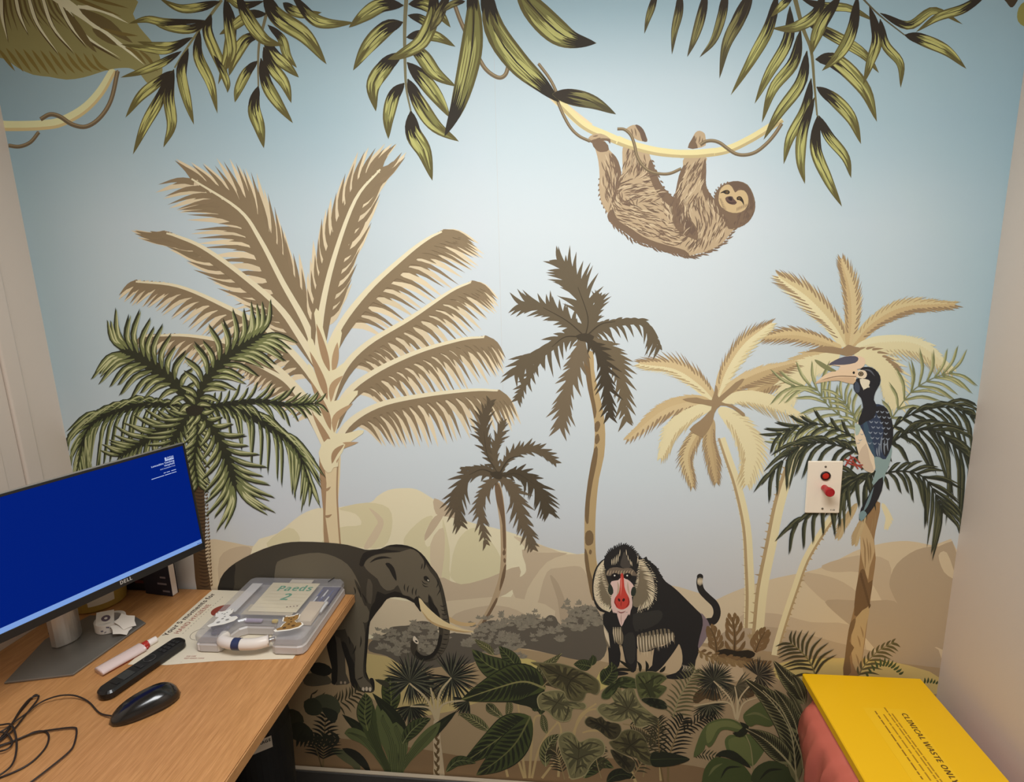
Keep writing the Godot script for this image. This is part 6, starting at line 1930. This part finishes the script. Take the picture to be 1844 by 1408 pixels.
func sticker(parent: Node, p: Vector3, turn: float, body: Color, marks: Color) -> void:
	var s := Node3D.new()
	s.name = "animal_sticker"
	parent.add_child(s, true)
	s.position = p
	s.rotation.y = turn
	s.scale = Vector3(1.2, 1.0, 1.1)
	var o := [[-0.03, 0.026], [-0.034, 0.018], [-0.022, 0.012], [-0.018, 0.0], [-0.012, -0.008], [-0.02, -0.014], [-0.02, -0.03], [-0.014, -0.036], [-0.008, -0.032], [0.004, -0.032], [0.01, -0.037], [0.017, -0.03], [0.015, -0.014], [0.008, -0.006], [0.014, 0.004], [0.024, 0.006], [0.028, 0.016], [0.02, 0.026], [0.0, 0.03]]
	var inner := []
	for q in o:
		inner.append([q[0] * 0.86, (q[1] + 0.003) * 0.86 - 0.003])
	part(s, "backing", poly_slab(o, 0, 0.0003, 0.0001), mat(rgb(240, 234, 222), 0.5))
	part(s, "figure", poly_slab(inner, 0.0002, 0.0006, 0.0001), mat(body, 0.5))
	for q in [[-0.006, -0.021, 0.0018], [0.004, -0.021, 0.0018], [-0.001, -0.016, 0.0024], [-0.016, -0.03, 0.002], [0.013, -0.03, 0.002], [-0.004, 0.004, 0.003], [0.006, 0.014, 0.004], [-0.012, 0.016, 0.004], [0.0, -0.004, 0.0022]]:
		part(s, "marking", lathe([[0, 0], [q[2], 0], [q[2], 0.0004], [0, 0.0004]], 10), mat(marks, 0.5), Vector3(q[0], 0.0005, q[1]))

func desk_clutter() -> void:
	# sticker roll on the monitor foot
	var t := thing("sticker_roll", "white roll of printed stickers with loose ends on the monitor foot", "sticker roll", Vector3(-1.298, DESK + 0.0072, 0.214))
	var white := mat(rgb(228, 218, 206), 0.6)
	var print_ink := mat(rgb(104, 96, 108), 0.6)
	part(t, "roll", lathe([[0.027, 0.0], [0.037, 0.0], [0.0375, 0.001], [0.0375, 0.025], [0.037, 0.026], [0.027, 0.026], [0.0265, 0.013], [0.027, 0.0]], 36), white)
	for i in 14:
		var a := -1.2 + i * 0.2
		var q := part(t, "printed_mark", bevel_box(Vector3(0.0052 + (i % 3) * 0.0012, 0.0022 + (i % 2) * 0.0016, 0.0006), 0.0002), print_ink, Vector3(cos(a) * 0.0376, 0.006 + (i * 5 % 4) * 0.0044, sin(a) * 0.0376))
		q.rotation = Vector3(0, PI / 2 - a, 0.5 - (i % 3) * 0.4)
	var f1 := part(t, "loose_end", poly_slab([[-0.021, -0.02], [0.019, -0.022], [0.022, 0.02], [-0.02, 0.022]], 0, 0.0006, 0.0001), white, Vector3(-0.008, 0.032, 0.006))
	f1.rotation_degrees = Vector3(24, 34, -10)
	part(f1, "printed_ring", lathe([[0.004, 0], [0.0105, 0], [0.0105, 0.0004], [0.004, 0.0004], [0.004, 0]], 12), mat(rgb(96, 78, 92), 0.6), Vector3(0.002, 0.0006, 0.004))
	for s in [[Vector3(0.05, 0.019, 0.002), Vector3(8, 10, -36), 0.029], [Vector3(0.054, 0.012, 0.026), Vector3(16, 50, -22), 0.028]]:
		var star := []
		for i in 10:
			var a := TAU * i / 10.0
			var r: float = s[2] * (1.0 if i % 2 == 0 else 0.72)
			star.append([cos(a) * r, sin(a) * r])
		part(t, "star_sticker", poly_slab(star, 0, 0.0006, 0.0001), white, s[0]).rotation_degrees = s[1]
	# yellow tub behind the stand
	t = thing("plastic_tub", "mustard yellow round tub with white label behind the monitor", "tub", Vector3(-1.452, DESK + 0.0012, 0.088))
	part(t, "body", lathe([[0, 0], [0.068, 0], [0.072, 0.004], [0.076, 0.09], [0.078, 0.092], [0.078, 0.098], [0.0, 0.1]], 36), mat(rgb(168, 138, 62), 0.45))
	var lab := []
	for i in 9:
		var a := lerpf(0.25, 1.15, i / 8.0)
		lab.append(Vector2(cos(a), sin(a)))
	var st := SurfaceTool.new()
	st.begin(Mesh.PRIMITIVE_TRIANGLES)
	for i in 8:
		var a: Vector2 = lab[i]
		var b: Vector2 = lab[i + 1]
		for v in [Vector3(a.x * 0.0745, 0.022, a.y * 0.0745), Vector3(b.x * 0.0745, 0.022, b.y * 0.0745), Vector3(b.x * 0.0785, 0.07, b.y * 0.0785), Vector3(a.x * 0.0745, 0.022, a.y * 0.0745), Vector3(b.x * 0.0785, 0.07, b.y * 0.0785), Vector3(a.x * 0.0785, 0.07, a.y * 0.0785)]:
			st.add_vertex(v)
	st.generate_normals()
	part(t, "paper_label", st.commit(), mat(rgb(214, 204, 186), 0.8))
	# books against the wall behind the monitor
	t = thing("navy_book", "navy blue book with white page edges standing by the wall", "book", Vector3(-1.284, DESK + 0.0012, 0.034), -0.12)
	bx(t, "pages", Vector3(0.096, 0.196, 0.02), Vector3(0.001, 0.099, 0.0), mat(rgb(236, 226, 216), 0.8), 0.001)
	bx(t, "cover", Vector3(0.1, 0.2, 0.002), Vector3(0, 0.1005, 0.0112), mat(rgb(30, 31, 46), 0.5), 0.0008)
	bx(t, "cover", Vector3(0.1, 0.2, 0.002), Vector3(0, 0.1005, -0.0112), mat(rgb(30, 31, 46), 0.5), 0.0008)
	for d in [[0.03, 0.016, 0.026], [0.018, 0.04, 0.034], [0.024, 0.062, 0.02]]:
		bx(t, "cover_print", Vector3(d[2], 0.006, 0.0005), Vector3(d[0], d[1], 0.0124), mat(rgb(132, 124, 130), 0.6), 0.0002)
	t = thing("dark_folder", "dark folder with red printed strip leaning beside the navy book", "folder", Vector3(-1.396, DESK + 0.0015, 0.02), 0.0)
	bx(t, "board", Vector3(0.11, 0.16, 0.008), Vector3(0, 0.08, 0), mat(rgb(30, 28, 32), 0.55), 0.002)
	bx(t, "print_band", Vector3(0.03, 0.01, 0.0008), Vector3(0.03, 0.03, 0.0045), mat(rgb(92, 44, 44), 0.6), 0.0003)
	# dark plug behind the stand
	t = thing("cable_plug", "small dark cable plug with white tip behind the stand", "plug", Vector3(-1.44, DESK + 0.0015, 0.245), 0.6)
	part(t, "body", tube([Vector3(0, 0.01, -0.02), Vector3(0, 0.012, 0.01), Vector3(0, 0.02, 0.028)], 0.0095, 10, 10), mat(rgb(26, 24, 24), 0.5))
	part(t, "tip", tube([Vector3(0, 0.02, 0.027), Vector3(0, 0.026, 0.04)], 0.006, 4, 8, 0.004), mat(rgb(210, 204, 198), 0.5))
	# wrapped swab tube
	t = thing("swab_tube", "pink white wrapped swab tube with red band and white cap", "swab tube", Vector3.ZERO)
	var a0 := Vector3(-1.174, DESK + 0.0095, 0.392)
	var b0 := Vector3(-1.123, DESK + 0.0095, 0.262)
	var sleeve := mat(Color(0.93, 0.84, 0.82, 0.86), 0.3)
	sleeve.transparency = BaseMaterial3D.TRANSPARENCY_ALPHA
	part(t, "sleeve", tube([a0, a0.lerp(b0, 0.04), a0.lerp(b0, 0.35), a0.lerp(b0, 0.74)], 0.0205, 20, 12, 0.021, 0.44), sleeve)
	part(t, "stick", tube([a0.lerp(b0, 0.03), a0.lerp(b0, 0.7)], 0.006, 6, 8), mat(rgb(240, 226, 220), 0.5))
	part(t, "red_rod", tube([a0.lerp(b0, 0.12) + Vector3(0.011, -0.005, 0.004), a0.lerp(b0, 0.5) + Vector3(0.0125, -0.005, 0.005), a0.lerp(b0, 0.8) + Vector3(0.008, -0.004, 0.003)], 0.004, 10, 8), mat(rgb(168, 40, 32), 0.35))
	part(t, "red_band", tube([a0.lerp(b0, 0.75), a0.lerp(b0, 0.84)], 0.0105, 4, 14), mat(rgb(176, 44, 34), 0.35))
	part(t, "cap", tube([a0.lerp(b0, 0.83), a0.lerp(b0, 0.985), a0.lerp(b0, 1.0)], 0.0092, 6, 14, 0.0082), mat(rgb(240, 228, 220), 0.4))
	# dictation handset
	t = thing("dictation_handset", "long black dictation handset with buttons beside the mouse", "handset", Vector3(-1.069, DESK + 0.0012, 0.37), 0.0)
	var dir := Vector3(0.053, 0, -0.206).normalized()
	t.rotation.y = atan2(-dir.x, -dir.z)
	var gl := mat(rgb(20, 19, 19), 0.28)
	var o := PackedVector2Array()
	for i in 14:
		var a := PI * i / 13.0
		o.append(Vector2(cos(a) * 0.0235, 0.088 + sin(a) * 0.02))
	for i in 14:
		var a := PI + PI * i / 13.0
		o.append(Vector2(cos(a) * 0.0225, -0.09 + sin(a) * 0.018))
	part(t, "body", slab(o, 0.0, 0.022, 0.005), gl)
	var rub := mat(rgb(36, 35, 34), 0.5)
	for i in 4:
		for j in 2:
			part(t, "button", bevel_box(Vector3(0.011, 0.003, 0.008), 0.002), rub, Vector3(-0.0068 + j * 0.0136, 0.0225, -0.086 + i * 0.0125))
	part(t, "dial", lathe([[0, 0], [0.012, 0], [0.0125, 0.001], [0.0115, 0.0018], [0, 0.0012]], 24), gl, Vector3(0, 0.0222, -0.016))
	part(t, "dial_ring", lathe([[0.0126, 0], [0.0136, 0], [0.0136, 0.0014], [0.0126, 0.0014]], 28), mat(rgb(120, 118, 116), 0.3, 0.7), Vector3(0, 0.0222, -0.016))
	part(t, "button", bevel_box(Vector3(0.024, 0.003, 0.01), 0.002), rub, Vector3(0, 0.0225, 0.012))
	part(t, "display", bevel_box(Vector3(0.028, 0.0012, 0.028), 0.002), mat(rgb(52, 52, 50), 0.25), Vector3(0, 0.0222, 0.045))
	part(t, "button", bevel_box(Vector3(0.026, 0.0025, 0.008), 0.002), gl, Vector3(0, 0.0225, 0.072))

func mouse_and_cords() -> void:
	var t := thing("computer_mouse", "glossy black computer mouse with looped thin cord on the desk", "mouse", Vector3(-0.972, DESK + 0.0012, 0.486))
	var dir := Vector3(0.098, 0, -0.106).normalized()
	t.rotation.y = atan2(-dir.x, -dir.z)
	var gl := mat(rgb(18, 17, 17), 0.22)
	gl.clearcoat_enabled = true
	gl.clearcoat = 0.5
	gl.clearcoat_roughness = 0.15
	# local -z is the palm end, +z the button end
	var st := SurfaceTool.new()
	st.begin(Mesh.PRIMITIVE_TRIANGLES)
	st.set_smooth_group(0)
	var nu := 22
	var nv := 16
	var grid := []
	for i in nu + 1:
		var u := float(i) / nu
		var zz := lerpf(-0.07, 0.07, u)
		var e := pow(maxf(1.0 - pow(absf(2.0 * u - 1.0), 2.6), 0.0), 0.5)
		var hw := 0.039 * e * (1.0 - 0.16 * u)
		var hh := (0.043 - 0.019 * u * u) * pow(maxf(1.0 - pow(absf(2.0 * u - 1.0), 3.4), 0.0), 0.6)
		var row := []
		for j in nv + 1:
			var a := PI * j / nv
			row.append(Vector3(cos(a) * hw * (1.0 + 0.08 * sin(a)), pow(sin(a), 0.8) * hh, zz))
		grid.append(row)
	for i in nu:
		for j in nv:
			for v in [grid[i][j], grid[i][j + 1], grid[i + 1][j + 1], grid[i][j], grid[i + 1][j + 1], grid[i + 1][j]]:
				st.add_vertex(v)
		for v in [grid[i][0], grid[i + 1][0], grid[i + 1][nv], grid[i][0], grid[i + 1][nv], grid[i][nv]]:
			st.add_vertex(v)
	st.generate_normals()
	part(t, "shell", st.commit(), gl)
	part(t, "wheel", lathe([[0, -0.003], [0.008, -0.003], [0.009, 0], [0.008, 0.003], [0, 0.003]], 18), mat(rgb(40, 40, 40), 0.6), Vector3(0, 0.0235, 0.034)).rotation.z = PI / 2
	bx(t, "button_split", Vector3(0.0008, 0.001, 0.02), Vector3(0, 0.0255, 0.016), mat(rgb(8, 8, 8), 0.6), 0.0003)
	# mouse cord, part of the mouse
	var cord := mat(rgb(38, 28, 24), 0.5)
	var y := DESK + 0.004
	var pts := []
	for p in [[206, 1290, 0.006], [180, 1284, 0.0], [160, 1264, 0.0], [137, 1253, 0.006], [112, 1252, 0.01], [88, 1258, 0.008], [68, 1268, 0.004], [48, 1284, 0.004], [26, 1300, 0.004], [4, 1316, 0.003], [-30, 1330, 0.002]]:
		pts.append(t.to_local(on_plane(p[0], p[1], y + p[2])) if t.is_inside_tree() else on_plane(p[0], p[1], y))
	part(t, "cord", tube(pts, 0.0018, 90, 7), cord)
	# tied coil of spare cord
	var strands := [
		[[70, 1253], [62, 1252], [48, 1268], [30, 1290], [12, 1316], [-20, 1350], [-50, 1380]],
		[[70, 1254], [66, 1262], [50, 1282], [36, 1300], [20, 1318], [-10, 1342], [-40, 1362]],
		[[69, 1252], [54, 1258], [38, 1276], [22, 1302], [6, 1326], [-30, 1352]],
		[[-30, 1308], [2, 1305], [18, 1304], [27, 1318], [30, 1345], [24, 1372], [8, 1390], [-30, 1412]],
		[[-40, 1350], [0, 1342], [40, 1328], [62, 1318], [80, 1317], [88, 1326], [82, 1346], [60, 1370], [30, 1388], [-20, 1408]],
		[[-20, 1352], [20, 1336], [60, 1320], [100, 1313], [132, 1310], [138, 1316], [134, 1338], [124, 1354], [90, 1382], [56, 1408], [10, 1440]],
		[[0, 1318], [14, 1322], [22, 1338], [10, 1350], [-20, 1356]]]
	var k := 0
	for s in strands:
		var q := []
		for p in s:
			q.append(t.to_local(on_plane(p[0], p[1], DESK + 0.003 + (k % 4) * 0.0028)))
		part(t, "cord_loop", tube(q, 0.0019, 60, 7), cord)
		k += 1

func waste_bin() -> void:
	var t := thing("clinical_waste_bin", "yellow lidded clinical waste bin with red sack", "bin", Vector3.ZERO)
	var yel := mat(rgb(246, 192, 14), 0.42)
	var x0 := 0.633
	var x1 := 0.943
	var z0 := 0.034
	var z1 := 0.50
	var cx := (x0 + x1) * 0.5
	var cz := (z0 + z1) * 0.5
	var lid := bx(t, "lid", Vector3(x1 - x0, 0.024, z1 - z0), Vector3(cx, 0.538, cz), yel, 0.004)
	var top := 0.0122
	# printed notice on the lid, read from the side
	var ink2 := mat(rgb(92, 62, 10), 0.6)
	var faint := mat(rgb(176, 128, 12), 0.6)
	var lx := func(x: float) -> float: return x - cx
	var lz := func(z: float) -> float: return z - cz
	bx(lid, "notice", Vector3(0.105, 0.0006, 0.24), Vector3(lx.call(0.787), top, lz.call(0.275)), mat(rgb(247, 196, 28), 0.38), 0.0002)
	lettering(lid, "notice_words", "CLINICAL WASTE ONLY", 0.0132, Vector3(lx.call(0.815), top + 0.0004, lz.call(0.168)), Vector3(0, 0, 1), Vector3(1, 0, 0), ink2, true)
	rng.seed = 99
	for r in [[0.797, 0.172, 0.37], [0.789, 0.152, 0.4], [0.775, 0.176, 0.366], [0.7595, 0.166, 0.36]]:
		var z: float = r[1]
		while z < r[2]:
			var l := rng.randf_range(0.008, 0.026)
			bx(lid, "notice_line", Vector3(0.0035, 0.0004, l), Vector3(lx.call(r[0]), top + 0.0005, lz.call(z + l * 0.5)), faint if r[0] > 0.77 else mat(rgb(150, 104, 14), 0.6), 0.0001)
			z += l + 0.003
	# frame that carries the sack
	var steel := mat(rgb(190, 160, 40), 0.45)
	for p in [Vector2(x0 + 0.05, z0 + 0.04), Vector2(x1 - 0.03, z0 + 0.04), Vector2(x0 + 0.05, z1 - 0.04), Vector2(x1 - 0.03, z1 - 0.04)]:
		bx(t, "frame_post", Vector3(0.016, 0.526, 0.016), Vector3(p.x, 0.263, p.y), steel, 0.004)
	bx(t, "foot_tray", Vector3(0.27, 0.03, 0.43), Vector3(cx + 0.005, 0.015, cz), steel, 0.006)
	# sack hanging in folds
	var bag := mat(rgb(212, 112, 94), 0.24)
	var st := SurfaceTool.new()
	st.begin(Mesh.PRIMITIVE_TRIANGLES)
	st.set_smooth_group(0)
	var f := FastNoiseLite.new()
	f.seed = 4
	f.frequency = 1.0
	var nr := 26
	var na := 96
	var rows := []
	for k in nr + 1:
		var v := float(k) / nr
		var y := lerpf(0.522, 0.045, v)
		var bulge := 0.006 + 0.05 * sin(PI * pow(v, 0.5)) - 0.05 * v * v
		var row := []
		for i in na:
			var a := TAU * i / na
			var e := pow(pow(absf(cos(a)), 4.0) + pow(absf(sin(a)), 4.0), -0.25)
			var fold := f.get_noise_2d(cos(a) * 4.5 + sin(a) * 2.0, sin(a) * 4.5 + v * 0.7) * 0.026 * smoothstep(0.0, 0.2, v) + f.get_noise_2d(i * 0.42, v * 1.4 + 7.0) * 0.011
			var hx := 0.142 + bulge + fold
			var hz := 0.205 + bulge * 0.3 + fold
			row.append(Vector3(cx + cos(a) * e * hx, y, cz + sin(a) * e * hz))
		rows.append(row)
	for k in nr:
		for i in na:
			var j := (i + 1) % na
			for v in [rows[k][i], rows[k][j], rows[k + 1][j], rows[k][i], rows[k + 1][j], rows[k + 1][i]]:
				st.add_vertex(v)
	st.generate_normals()
	part(t, "sack", st.commit(), bag).set_meta("label", "salmon red plastic sack")

func under_desk() -> void:
	var t := thing("storage_tub", "black round tub with white label on the floor under the desk", "tub", Vector3(-0.915, 0.001, 0.2))
	part(t, "body", lathe([[0, 0], [0.074, 0], [0.08, 0.008], [0.086, 0.2], [0.092, 0.36], [0.0915, 0.44], [0.082, 0.5], [0.066, 0.525], [0.05, 0.53], [0, 0.53]], 40), mat(rgb(20, 19, 18), 0.5))
	var face := Vector3(0.6, 0, 0.8).normalized()
	var right := Vector3(0.8, 0, -0.6).normalized()
	var c := face * 0.0935 + Vector3(0, 0.432, 0)
	var p := part(t, "name_label", bevel_box(Vector3(0.062, 0.036, 0.0012), 0.0005), mat(rgb(206, 196, 180), 0.7))
	p.transform = Transform3D(Basis(right, Vector3.UP, face), c)
	lettering(t, "label_words", "STORAGE", 0.009, c + face * 0.001 - right * 0.026 + Vector3(0, 0.0, 0), right, Vector3.UP, mat(rgb(40, 36, 34), 0.7), true)
